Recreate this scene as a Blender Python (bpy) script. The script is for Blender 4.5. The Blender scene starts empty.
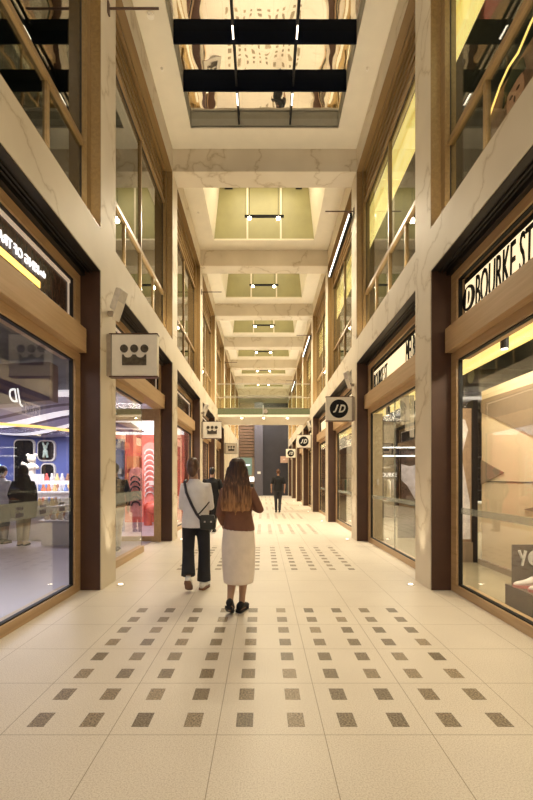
import bpy, bmesh, math, random
from mathutils import Vector, Matrix
random.seed(7)
PI = math.pi
C = bpy.context.scene.collection
sc = bpy.context.scene

# ------------------------------------------------------------------ camera, world, exposure
F = 427.0; EYE = 1.42
cam_d = bpy.data.cameras.new('camera'); cam = bpy.data.objects.new('camera', cam_d); C.objects.link(cam)
cam.location = (0, 0, EYE); cam.rotation_euler = (PI/2, 0, 0)
cam_d.sensor_fit = 'AUTO'; cam_d.sensor_width = 36; cam_d.lens = F/800*36
cam_d.shift_x = 3.5/800; cam_d.shift_y = 79/800
cam_d.clip_start = .05; cam_d.clip_end = 200
sc.camera = cam
w = bpy.data.worlds.new('world'); sc.world = w; w.use_nodes = True
w.node_tree.nodes['Background'].inputs[0].default_value = (1.0, .87, .73, 1)
w.node_tree.nodes['Background'].inputs[1].default_value = 1.15
sc.view_settings.view_transform = 'Standard'; sc.view_settings.look = 'None'
sc.view_settings.gamma = 1; sc.view_settings.exposure = 0.12
WARM = (1.0, .86, .62)

def area(name, loc, sx, sy, power, col=WARM, rot=(0, 0, 0), spread=None):
    l = bpy.data.lights.new(name, 'AREA'); l.shape = 'RECTANGLE'; l.size = sx; l.size_y = sy
    l.energy = power; l.color = col
    if spread: l.spread = spread
    o = bpy.data.objects.new(name, l); C.objects.link(o); o.location = loc; o.rotation_euler = rot
    return o

P0, PITCH, PW = 5.46, 4.32, .54
def P(k): return P0 + PITCH*k
XL, XR = -2.07, 2.14
XC = (XL+XR)/2
KMIN, KMAX = -3, 7
YB, YE = P(KMIN), 37.0
Z1, Z2, Z3, ZC = 4.08, 4.61, 8.46, 8.98
TOPZ = 10.9

# added fill lights, unseen, up in the ceiling openings
for k in range(-1, 8):
    if k == 1: continue
    yc = P(k)-PITCH/2+PW/2
    near = k <= 0
    area('coffer_fill', (XC, yc, 9.10 if near else TOPZ-.1), 2.0, 1.5, 85 if near else (70 if k == 2 else 34), WARM)
# shop lights
area('left_shop_light', (-5.9, 10.6, 2.62), 2.2, 1.6, 130, (.93, .88, 1.0))
area('left_shop_light', (-3.7, 12.0, 3.42), 1.2, 1.6, 130, (1.0, .9, .9))
area('left_shop_light', (-4.4, 3.2, 3.42), 2.5, 3, 60, (.93, .88, 1.0))
area('left_shop_light', (-4.2, 18.3, 3.3), 2.0, 5, 90, (1.0, .85, .75))
area('right_shop_light', (2.95, 4.3, 3.24), .3, 4.5, 125, (1.0, .86, .66))
area('right_shop_light', (4.3, 11.0, 3.25), 1.6, 5, 300, (1.0, .86, .66))
area('right_shop_light', (4.0, 22.0, 3.25), 1.6, 9, 260, (1.0, .80, .52))
area('upper_right_light', (2.85, 9.5, 7.95), .3, 16, 60, (1.0, .82, .40))
area('end_light', (-.6, 34.5, 7.0), 3, 2.0, 60, (.9, .88, 1.0))

# ------------------------------------------------------------------ materials
def newmat(name):
    m = bpy.data.materials.new(name); m.use_nodes = True
    return m, m.node_tree, m.node_tree.nodes['Principled BSDF']
def N(nt, t, **kw):
    n = nt.nodes.new(t)
    for a, b in kw.items(): setattr(n, a, b)
    return n
def ramp(nt, stops):
    r = N(nt, 'ShaderNodeValToRGB'); e = r.color_ramp.elements
    e[0].position, e[0].color = stops[0][0], (*stops[0][1], 1)
    e[1].position, e[1].color = stops[-1][0], (*stops[-1][1], 1)
    for p, c in stops[1:-1]:
        x = e.new(p); x.color = (*c, 1)
    return r
def plain(name, col, rough=.5, metal=0, vary=.12, scale=14, bump=0, stretch=(1, 1, 1), spec=.5):
    m, nt, b = newmat(name)
    tc = N(nt, 'ShaderNodeTexCoord'); mp = N(nt, 'ShaderNodeMapping'); mp.inputs['Scale'].default_value = stretch
    nt.links.new(tc.outputs['Object'], mp.inputs[0])
    no = N(nt, 'ShaderNodeTexNoise'); no.inputs['Scale'].default_value = scale; no.inputs['Detail'].default_value = 4
    nt.links.new(mp.outputs[0], no.inputs['Vector'])
    lo = tuple(max(0, c*(1-vary)) for c in col); hi = tuple(min(1, c*(1+vary)) for c in col)
    r = ramp(nt, [(.3, lo), (.7, hi)])
    nt.links.new(no.outputs[0], r.inputs[0]); nt.links.new(r.outputs[0], b.inputs['Base Color'])
    b.inputs['Roughness'].default_value = rough; b.inputs['Metallic'].default_value = metal
    b.inputs['Specular IOR Level'].default_value = spec
    if bump:
        bp = N(nt, 'ShaderNodeBump'); bp.inputs['Strength'].default_value = bump; bp.inputs['Distance'].default_value = .02
        nt.links.new(no.outputs[0], bp.inputs['Height']); nt.links.new(bp.outputs[0], b.inputs['Normal'])
    return m
def glow(name, col, s, base=(.8, .8, .8)):
    m, nt, b = newmat(name)
    b.inputs['Base Color'].default_value = (*base, 1)
    b.inputs['Emission Color'].default_value = (*col, 1); b.inputs['Emission Strength'].default_value = s
    return m
def marble():
    m, nt, b = newmat('cream_marble')
    g = N(nt, 'ShaderNodeNewGeometry')
    n1 = N(nt, 'ShaderNodeTexNoise'); n1.inputs['Scale'].default_value = 1.1; n1.inputs['Detail'].default_value = 8; n1.inputs['Roughness'].default_value = .6
    nt.links.new(g.outputs['Position'], n1.inputs['Vector'])
    mp = N(nt, 'ShaderNodeMapping'); mp.inputs['Rotation'].default_value = (.5, .6, .4)
    nt.links.new(g.outputs['Position'], mp.inputs[0])
    ma = N(nt, 'ShaderNodeVectorMath', operation='MULTIPLY_ADD'); ma.inputs[1].default_value = (.8, .8, .8)
    nt.links.new(n1.outputs['Color'], ma.inputs[0]); nt.links.new(mp.outputs[0], ma.inputs[2])
    wv = N(nt, 'ShaderNodeTexNoise'); wv.inputs['Scale'].default_value = .8; wv.inputs['Detail'].default_value = 2
    nt.links.new(ma.outputs[0], wv.inputs['Vector'])
    s = N(nt, 'ShaderNodeMath', operation='SUBTRACT'); s.inputs[1].default_value = .5
    a = N(nt, 'ShaderNodeMath', operation='ABSOLUTE')
    nt.links.new(wv.outputs[0], s.inputs[0]); nt.links.new(s.outputs[0], a.inputs[0])
    r = ramp(nt, [(0, (.50, .41, .28)), (.005, (.63, .54, .39)), (.02, (.71, .63, .49)), (.2, (.74, .66, .52))])
    nt.links.new(a.outputs[0], r.inputs[0])
    n3 = N(nt, 'ShaderNodeTexNoise'); n3.inputs['Scale'].default_value = .9; n3.inputs['Detail'].default_value = 3
    nt.links.new(g.outputs['Position'], n3.inputs['Vector'])
    r3 = ramp(nt, [(.3, (.88, .87, .85)), (.65, (1, 1, 1))])
    nt.links.new(n3.outputs[0], r3.inputs[0])
    mx = N(nt, 'ShaderNodeMix', data_type='RGBA', blend_type='MULTIPLY'); mx.inputs[0].default_value = 1
    nt.links.new(r.outputs[0], mx.inputs[6]); nt.links.new(r3.outputs[0], mx.inputs[7])
    nt.links.new(mx.outputs[2], b.inputs['Base Color']); b.inputs['Roughness'].default_value = .5; b.inputs['Specular IOR Level'].default_value = .3
    return m
def floor_mat():
    m, nt, b = newmat('terrazzo_floor')
    g = N(nt, 'ShaderNodeNewGeometry'); sp = N(nt, 'ShaderNodeSeparateXYZ'); nt.links.new(g.outputs['Position'], sp.inputs[0])
    def M(op, a, bb=None, c=None):
        n = N(nt, 'ShaderNodeMath', operation=op)
        for i, v in enumerate((a, bb, c)):
            if v is None: continue
            if isinstance(v, (int, float)): n.inputs[i].default_value = v
            else: nt.links.new(v, n.inputs[i])
        return n.outputs[0]
    X, Y = sp.outputs[0], sp.outputs[1]
    xs = M('ADD', X, 1.457+60); ys = M('ADD', Y, 60-2.37)
    def joint(v):
        f = M('FRACT', M('DIVIDE', v, .6)); d = M('ABSOLUTE', M('SUBTRACT', f, .5))
        return M('GREATER_THAN', d, .5-.0042)
    jt = M('MAXIMUM', joint(xs), joint(ys))
    fx = M('ABSOLUTE', M('SUBTRACT', M('FRACT', M('DIVIDE', xs, .3)), .5)); fy = M('ABSOLUTE', M('SUBTRACT', M('FRACT', M('DIVIDE', ys, .3)), .5))
    px = M('LESS_THAN', fx, .164); py = M('LESS_THAN', fy, .25)
    inx = M('LESS_THAN', M('ABSOLUTE', M('SUBTRACT', X, 1.5-1.457)), 1.5)
    blk = M('LESS_THAN', M('FRACT', M('DIVIDE', M('ADD', Y, 43-2.37), 4.3)), 2.4/4.3)
    rng = M('GREATER_THAN', Y, 2.3)
    pv = M('MULTIPLY', M('MULTIPLY', M('MULTIPLY', px, py), M('MULTIPLY', inx, blk)), rng)
    # speckle
    v = N(nt, 'ShaderNodeTexNoise'); v.inputs['Scale'].default_value = 130; v.inputs['Detail'].default_value = 2
    nt.links.new(g.outputs['Position'], v.inputs['Vector'])
    r1 = ramp(nt, [(.35, (.60, .52, .42)), (.5, (.72, .645, .535)), (.65, (.78, .71, .60))]); nt.links.new(v.outputs[0], r1.inputs[0])
    big = N(nt, 'ShaderNodeTexNoise'); big.inputs['Scale'].default_value = 1.3; big.inputs['Detail'].default_value = 4
    nt.links.new(g.outputs['Position'], big.inputs['Vector'])
    rb = ramp(nt, [(.3, (.92, .91, .90)), (.7, (1, 1, 1))]); nt.links.new(big.outputs[0], rb.inputs[0])
    mx0 = N(nt, 'ShaderNodeMix', data_type='RGBA', blend_type='MULTIPLY'); mx0.inputs[0].default_value = 1
    nt.links.new(r1.outputs[0], mx0.inputs[6]); nt.links.new(rb.outputs[0], mx0.inputs[7])
    v2 = N(nt, 'ShaderNodeTexNoise'); v2.inputs['Scale'].default_value = 90; v2.inputs['Detail'].default_value = 3
    nt.links.new(g.outputs['Position'], v2.inputs['Vector'])
    r2 = ramp(nt, [(.35, (.13, .10, .065)), (.5, (.25, .20, .13)), (.66, (.42, .34, .24))]); nt.links.new(v2.outputs[0], r2.inputs[0])
    # a tint per paver
    cb = N(nt, 'ShaderNodeCombineXYZ')
    nt.links.new(M('FLOOR', M('DIVIDE', xs, .3)), cb.inputs[0]); nt.links.new(M('FLOOR', M('DIVIDE', ys, .3)), cb.inputs[1])
    wn = N(nt, 'ShaderNodeTexWhiteNoise', noise_dimensions='3D'); nt.links.new(cb.outputs[0], wn.inputs['Vector'])
    rw = ramp(nt, [(0, (.72, .70, .68)), (1, (1.25, 1.2, 1.15))]); nt.links.new(wn.outputs['Value'], rw.inputs[0])
    mx1 = N(nt, 'ShaderNodeMix', data_type='RGBA', blend_type='MULTIPLY'); mx1.inputs[0].default_value = 1
    nt.links.new(r2.outputs[0], mx1.inputs[6]); nt.links.new(rw.outputs[0], mx1.inputs[7])
    mj = N(nt, 'ShaderNodeMix', data_type='RGBA'); nt.links.new(jt, mj.inputs[0]); nt.links.new(mx0.outputs[2], mj.inputs[6]); mj.inputs[7].default_value = (.36, .29, .20, 1)
    mp = N(nt, 'ShaderNodeMix', data_type='RGBA'); nt.links.new(pv, mp.inputs[0]); nt.links.new(mj.outputs[2], mp.inputs[6]); nt.links.new(mx1.outputs[2], mp.inputs[7])
    nt.links.new(mp.outputs[2], b.inputs['Base Color'])
    b.inputs['Roughness'].default_value = .42; b.inputs['Specular IOR Level'].default_value = .35
    return m
def wood(name, a, b_, rough=.38):
    m, nt, b = newmat(name)
    g = N(nt, 'ShaderNodeNewGeometry'); mp = N(nt, 'ShaderNodeMapping'); mp.inputs['Scale'].default_value = (26, 1.2, 26)
    nt.links.new(g.outputs['Position'], mp.inputs[0])
    no = N(nt, 'ShaderNodeTexNoise'); no.inputs['Scale'].default_value = 1; no.inputs['Detail'].default_value = 6; no.inputs['Distortion'].default_value = .6
    nt.links.new(mp.outputs[0], no.inputs['Vector'])
    r = ramp(nt, [(.3, a), (.7, b_)]); nt.links.new(no.outputs[0], r.inputs[0]); nt.links.new(r.outputs[0], b.inputs['Base Color'])
    b.inputs['Roughness'].default_value = rough
    return m
def glass(name, tint=(.97, .98, .97), ior=1.5, gain=1.0):
    m, nt, b = newmat(name); nt.nodes.remove(b)
    out = nt.nodes['Material Output']
    t = N(nt, 'ShaderNodeBsdfTransparent'); t.inputs[0].default_value = (*tint, 1)
    gl = N(nt, 'ShaderNodeBsdfGlossy'); gl.inputs['Roughness'].default_value = 0.0; gl.inputs[0].default_value = (1, 1, 1, 1)
    g = N(nt, 'ShaderNodeNewGeometry'); dt = N(nt, 'ShaderNodeVectorMath', operation='DOT_PRODUCT')
    nt.links.new(g.outputs['Normal'], dt.inputs[0]); nt.links.new(g.outputs['Incoming'], dt.inputs[1])
    def Q(op, a, bb):
        n = N(nt, 'ShaderNodeMath', operation=op); n.use_clamp = op != 'POWER'
        for i, v in enumerate((a, bb)):
            if v is None: continue
            if isinstance(v, (int, float)): n.inputs[i].default_value = v
            else: nt.links.new(v, n.inputs[i])
        return n.outputs[0]
    f0 = ((ior-1)/(ior+1))**2
    ab = Q('ABSOLUTE', dt.outputs['Value'], None)
    sch = Q('POWER', Q('SUBTRACT', 1.0, ab), 5.0)
    mu = N(nt, 'ShaderNodeMath', operation='MULTIPLY'); mu.use_clamp = True; mu.inputs[1].default_value = gain
    nt.links.new(Q('ADD', Q('MULTIPLY', sch, 1-f0), f0), mu.inputs[0])
    mx = N(nt, 'ShaderNodeMixShader'); nt.links.new(mu.outputs[0], mx.inputs[0]); nt.links.new(t.outputs[0], mx.inputs[1]); nt.links.new(gl.outputs[0], mx.inputs[2])
    nt.links.new(mx.outputs[0], out.inputs['Surface'])
    return m
def mirror_glass():
    m, nt, b = newmat('night_skylight_glass')
    g = N(nt, 'ShaderNodeNewGeometry'); no = N(nt, 'ShaderNodeTexNoise'); no.inputs['Scale'].default_value = 2.2; no.inputs['Detail'].default_value = 1
    nt.links.new(g.outputs['Position'], no.inputs['Vector'])
    bp = N(nt, 'ShaderNodeBump'); bp.inputs['Strength'].default_value = .12; bp.inputs['Distance'].default_value = .03
    nt.links.new(no.outputs[0], bp.inputs['Height']); nt.links.new(bp.outputs[0], b.inputs['Normal'])
    b.inputs['Base Color'].default_value = (.86, .84, .78, 1); b.inputs['Metallic'].default_value = 1; b.inputs['Roughness'].default_value = .02
    return m

M = {}
M['marble'] = marble()
M['floor'] = floor_mat()
M['plaster'] = plain('cream_plaster', (.80, .74, .60), .6, vary=.03, scale=3)
M['olive'] = plain('olive_panel', (.33, .31, .15), .45, vary=.08, scale=2)
M['wood'] = wood('oak_look_frame', (.46, .30, .15), (.56, .385, .21))
M['bronze'] = plain('dark_bronze', (.095, .05, .034), .38, .35, .12, 3)
M['bronzedk'] = plain('black_bronze', (.022, .018, .016), .4, .2, .1)
M['gold'] = wood('gold_bronze_frame', (.22, .135, .05), (.29, .185, .072), .35)
M['added_sill_strip'] = plain('added_sill_profile', (.5, .45, .35), .5)  # strip colour for the added sill uplights
M['black'] = plain('black_metal', (.008, .008, .010), .5, spec=.25)
M['navy'] = plain('navy_black_fin', (.003, .005, .012), .5, spec=.05)
M['gasket'] = plain('black_gasket', (.008, .008, .008), .6)
M['glass'] = glass('shop_glass', (.95, .96, .95), 1.45, 1.15)
M['glass_up'] = glass('upper_left_glass', (.55, .58, .52), 1.6, 1.3)
M['glass_r'] = glass('upper_right_glass', (.9, .92, .88), 1.4, .9)
M['glass_g'] = glass('bridge_glass', (.95, .98, .93), 1.4, .8)
M['mirror'] = mirror_glass()
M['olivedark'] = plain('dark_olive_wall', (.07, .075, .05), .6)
M['dark'] = plain('charcoal_wall', (.035, .033, .036), .6)
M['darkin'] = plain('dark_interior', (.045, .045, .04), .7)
M['slate'] = plain('slate_panel', (.028, .026, .036), .45, vary=.15, scale=2)
M['greypurple'] = plain('grey_column', (.10, .095, .125), .5)
M['signcream'] = plain('cream_sign_metal', (.90, .85, .75), .4, vary=.03)
M['signdark'] = plain('sign_cutout', (.10, .085, .065), .3, .4, .4, 20)
M['white'] = plain('white_paint', (.78, .76, .72), .5, vary=.04)
M['whiteglow'] = glow('white_letters', (1, .97, .95), 1.1)
M['creamglow'] = glow('cream_lightbox', (1.0, .78, .45), 1.05)
M['yellowglow'] = glow('yellow_light_ceiling', (1.0, .74, .17), 1.15)
M['yellowglow2'] = glow('yellow_light_strip', (1.0, .62, .12), 1.6)
M['ledwarm'] = glow('led_warm', (1, .85, .65), 6)
M['lamp'] = glow('lamp_head', (1, .82, .52), 40)
M['ledwhite'] = glow('led_white', (1, .97, .92), 3)
M['blue'] = plain('blue_wall', (.13, .17, .46), .5, vary=.08, scale=2)
M['lilac'] = plain('lilac_ceiling', (.42, .40, .56), .5, vary=.05)
M['lilacfloor'] = plain('lilac_floor', (.40, .35, .41), .3, vary=.06, scale=2)
M['stripe_dark'] = plain('plum_stripe', (.09, .065, .12), .5)
M['stripe_light'] = glow('light_stripe', (1, .93, 1.0), .75)
M['red'] = plain('coral_red', (.85, .17, .11), .45, vary=.1)
M['pink'] = plain('coral_pink', (.9, .33, .27), .45, vary=.06)
M['orange'] = plain('burnt_orange', (.62, .20, .07), .5)
M['shopcream'] = plain('cream_panel', (.76, .64, .44), .35, vary=.03, scale=2)
M['taupe2'] = plain('dark_taupe', (.12, .09, .065), .4)
M['taupe'] = plain('taupe_panel', (.27, .205, .145), .4, vary=.06)
M['shopfloor'] = plain('shop_floor', (.42, .37, .26), .25, vary=.08, scale=2)
M['concrete'] = plain('grey_concrete', (.17, .17, .18), .7, vary=.2, scale=3)
M['noticew'] = plain('white_notice', (.8, .8, .8), .5)
M['steel'] = plain('steel', (.55, .5, .44), .3, .8)
M['frost'] = plain('frosted_band', (.42, .44, .38), .5)
M['shoebrown'] = plain('brown_leather', (.16, .07, .035), .4)

def streaky(name, c1, c2, st):
    m, nt, b = newmat(name); g = N(nt, 'ShaderNodeNewGeometry'); mp = N(nt, 'ShaderNodeMapping'); mp.inputs['Scale'].default_value = (20, .25, 1)
    nt.links.new(g.outputs['Position'], mp.inputs[0]); no = N(nt, 'ShaderNodeTexNoise'); no.inputs['Scale'].default_value = 1.0; nt.links.new(mp.outputs[0], no.inputs['Vector'])
    r = ramp(nt, [(.35, c1), (.62, c2)]); nt.links.new(no.outputs[0], r.inputs[0]); nt.links.new(r.outputs[0], b.inputs['Emission Color']); b.inputs['Emission Strength'].default_value = st
    return m
M['yellowglow'] = streaky('yellow_light_ceiling', (.95, .62, .07), (1.0, .82, .28), 1.15)

# ------------------------------------------------------------------ mesh building
def smooth(me, ang=None):
    for p in me.polygons: p.use_smooth = True
class MB:
    def __init__(s): s.bm = bmesh.new()
    def box(s, x0, x1, y0, y1, z0, z1):
        x0, x1 = sorted((x0, x1)); y0, y1 = sorted((y0, y1)); z0, z1 = sorted((z0, z1))
        v = [s.bm.verts.new(c) for c in ((x0,y0,z0),(x1,y0,z0),(x1,y1,z0),(x0,y1,z0),(x0,y0,z1),(x1,y0,z1),(x1,y1,z1),(x0,y1,z1))]
        for f in ((0,3,2,1),(4,5,6,7),(0,1,5,4),(1,2,6,5),(2,3,7,6),(3,0,4,7)): s.bm.faces.new([v[i] for i in f])
        return s
    def rings(s, rs, cap=True, closed=True):
        L = [[s.bm.verts.new(p) for p in r] for r in rs]
        n = len(L[0])
        for a, b in zip(L, L[1:]):
            for i in range(n if closed else n-1):
                s.bm.faces.new((a[i], a[(i+1) % n], b[(i+1) % n], b[i]))
        if cap:
            s.bm.faces.new(L[0][::-1]); s.bm.faces.new(L[-1])
        return s
    def loft(s, spec, n=20, cap=True, p=2.0):      # horizontal super-ellipses (cx, cy, cz, rx, ry)
        rs = []
        for cx, cy, cz, rx, ry in spec:
            r = []
            for i in range(n):
                a = 2*PI*i/n; c, q = math.cos(a), math.sin(a)
                r.append((cx+rx*math.copysign(abs(c)**(2/p), c), cy+ry*math.copysign(abs(q)**(2/p), q), cz))
            rs.append(r)
        return s.rings(rs, cap)
    def tube(s, pts, rad, n=10, flat=1.0, cap=True):
        pts = [Vector(p) for p in pts]
        if not isinstance(rad, (list, tuple)): rad = [rad]*len(pts)
        rs = []; up = None
        for i, p in enumerate(pts):
            d = (pts[min(i+1, len(pts)-1)] - pts[max(i-1, 0)]).normalized()
            if up is None:
                up = Vector((0, 1, 0)) if abs(d.y) < .9 else Vector((1, 0, 0))
            a = d.cross(up)
            if a.length < 1e-4: a = d.cross(Vector((1, 0, 0)))
            a.normalize(); b = a.cross(d).normalized(); up = b
            rs.append([tuple(p + (a*math.cos(2*PI*j/n) + b*flat*math.sin(2*PI*j/n))*rad[i]) for j in range(n)])
        return s.rings(rs, cap)
    def ball(s, c, r, n=14, m=9):
        rx, ry, rz = (r, r, r) if isinstance(r, (int, float)) else r
        rs = []
        for j in range(1, m):
            t = -PI/2 + PI*j/m
            rs.append([(c[0]+rx*math.cos(t)*math.cos(2*PI*i/n), c[1]+ry*math.cos(t)*math.sin(2*PI*i/n), c[2]+rz*math.sin(t)) for i in range(n)])
        return s.rings(rs, True)
    def prism(s, pts, f0, f1):                      # pts: 2-D; f0/f1 map (u, v) to a 3-D point
        return s.rings([[f0(u, v) for u, v in pts], [f1(u, v) for u, v in pts]], True)
    def disc(s, c, r, axis, t, n=28):               # short cylinder centred at c along axis
        ax = {'x': 0, 'y': 1, 'z': 2}[axis]; rs = []
        for d in (-t/2, t/2):
            ring = []
            for i in range(n):
                a = 2*PI*i/n; q = [r*math.cos(a), r*math.sin(a)]; q.insert(ax, d)
                ring.append((c[0]+q[0], c[1]+q[1], c[2]+q[2]))
            rs.append(ring)
        return s.rings(rs)
    def text(s, body, mapf, width, height, depth=.012, shear=0, bold=0):
        cu = bpy.data.curves.new('lettering', 'FONT'); cu.body = body; cu.size = 1; cu.extrude = .5
        cu.offset = bold; cu.shear = shear; cu.resolution_u = 3
        o = bpy.data.objects.new('lettering', cu); C.objects.link(o)
        dg = bpy.context.evaluated_depsgraph_get(); me = bpy.data.meshes.new_from_object(o.evaluated_get(dg))
        bpy.data.objects.remove(o); bpy.data.curves.remove(cu)
        xs = [v.co.x for v in me.vertices]; ys = [v.co.y for v in me.vertices]
        x0, x1, y0, y1 = min(xs), max(xs), min(ys), max(ys)
        kx = width/(x1-x0) if width else height/(y1-y0); ky = height/(y1-y0)
        vs = [s.bm.verts.new(mapf((v.co.x-x0)*kx, (v.co.y-y0)*ky, (v.co.z)*depth)) for v in me.vertices]
        for p in me.polygons:
            try: s.bm.faces.new([vs[i] for i in p.vertices])
            except ValueError: pass
        bpy.data.meshes.remove(me)
        return s
    def build(s, name, mat, parent=None, sm=False, remesh=0, bevel=0, keep=False):
        bm = s.bm
        bmesh.ops.recalc_face_normals(bm, faces=bm.faces)
        if not bm.verts: raise ValueError(name)
        lo = Vector([min(v.co[i] for v in bm.verts) for i in range(3)]); hi = Vector([max(v.co[i] for v in bm.verts) for i in range(3)])
        o0 = Vector(((lo.x+hi.x)/2, (lo.y+hi.y)/2, lo.z)) if not keep else Vector((0, 0, 0))
        for v in bm.verts: v.co -= o0
        me = bpy.data.meshes.new(name); bm.to_mesh(me); bm.free()
        me.materials.append(M[mat] if isinstance(mat, str) else mat)
        o = bpy.data.objects.new(name, me); C.objects.link(o)
        if parent:
            o.parent = parent; base = Vector(); q = parent
            while q: base += q.location; q = q.parent
            o.location = o0 - base
        else: o.location = o0
        if remesh:
            r = o.modifiers.new('remesh', 'REMESH'); r.mode = 'VOXEL'; r.voxel_size = remesh; r.use_smooth_shade = True
            t = o.modifiers.new('smooth', 'SMOOTH'); t.factor = .5; t.iterations = 3
        if bevel:
            b = o.modifiers.new('bevel', 'BEVEL'); b.width = bevel; b.segments = 2; b.limit_method = 'ANGLE'
        if sm: smooth(me)
        return o
def thing(name, label, cat, loc, group=None):
    o = bpy.data.objects.new(name, None); C.objects.link(o); o.location = loc; o.empty_display_size = .1
    return tag(o, label, cat, group)
def tag(o, label, cat, group=None):
    o['label'] = label; o['category'] = cat
    if group: o['group'] = group
    return o
def struct(o): o['kind'] = 'structure'; return o
def sroot(name, loc):
    o = bpy.data.objects.new(name, None); C.objects.link(o); o.location = loc; return struct(o)
def dup(root, loc, label=None, group=None, rotz=None):
    r = root.copy(); C.objects.link(r); r.location = loc
    if rotz is not None: r.rotation_euler = (0, 0, rotz)
    if label: r['label'] = label
    if group: r['group'] = group
    for ch in list(root.children):
        c = ch.copy(); C.objects.link(c); c.parent = r
        for g in ch.children:
            d = g.copy(); C.objects.link(d); d.parent = c
    return r

# ------------------------------------------------------------------ shell
struct(MB().box(-12, 12, YB, YE+6, -.2, 0).build('floor', 'floor'))
def wall(side):
    s = -1 if side == 'left' else 1; xw = XL if s < 0 else XR
    b = MB()
    for k in range(KMIN, KMAX+1):
        y0 = P(k); b.box(xw, xw+s*.33, y0, y0+PW, 0, Z1); b.box(xw, xw+s*.6, y0, y0+PW, Z1, Z2); b.box(xw, xw+s*.24, y0, y0+PW, Z2, Z3); b.box(xw, xw+s*.6, y0, y0+PW, Z3, ZC+.6)
        if k < KMAX:
            ya, yb = y0+PW, P(k+1)
        else: ya, yb = y0+PW, YE
        b.box(xw, xw+s*.6, ya, yb, Z1, Z2); b.box(xw, xw+s*.6, ya, yb, Z3, ZC+.6)
        if s < 0 and k >= 4 or k == KMAX: b.box(xw, xw+s*.6, ya, yb, 0, Z1)
        if k == KMAX: b.box(xw, xw+s*.6, ya, yb, Z2, Z3)
    struct(b.build('wall_'+side, 'marble'))
wall('left'); wall('right')
# bronze pilaster cladding and gold window jambs
n = 1
for side, s, xw in (('left', -1, XL), ('right', 1, XR)):
    for k in range(KMIN, KMAX+1):
        if s < 0 and k > 4: continue
        y0 = P(k)
        b = MB()
        b.box(xw+s*.012, xw+s*.30, y0-.012, y0, 0, Z1); b.box(xw+s*.012, xw+s*.30, y0+PW, y0+PW+.012, 0, Z1)
        struct(b.build('trim_%d' % n, 'bronze')); n += 1
# ceiling with coffers
b = MB(); ol = MB()
cof = []
b.box(XL-.1, XR+.1, YB, P(KMIN)+PW+.001, ZC, ZC+.05)
for k in range(KMIN+1, KMAX+2):
    ya = P(k-1)+PW; yb = P(k) if k <= KMAX else YE
    oy0, oy1 = ya+.59, yb-.55
    if k == 1: oy0, oy1 = 6.55, 9.21
    x0, x1 = XC-1.59, XC+1.59
    b.box(XL-.1, x0, ya-.0, yb, ZC, ZC+.05); b.box(x1, XR+.1, ya, yb, ZC, ZC+.05)
    b.box(x0, x1, ya, oy0, ZC, ZC+.05); b.box(x0, x1, oy1, yb, ZC, ZC+.05)
    b.box(XL-.1, XR+.1, yb, yb+PW, ZC, ZC+.05) if k <= KMAX else None
    cof.append((k, x0, x1, oy0, oy1))
struct(b.build('ceiling', 'plaster'))
tn = 40
for k in range(KMIN, KMAX+1):
    struct(MB().box(XL, XR, P(k), P(k)+PW, Z3, ZC).build('trim_%d' % tn, 'marble')); tn += 1
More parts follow.
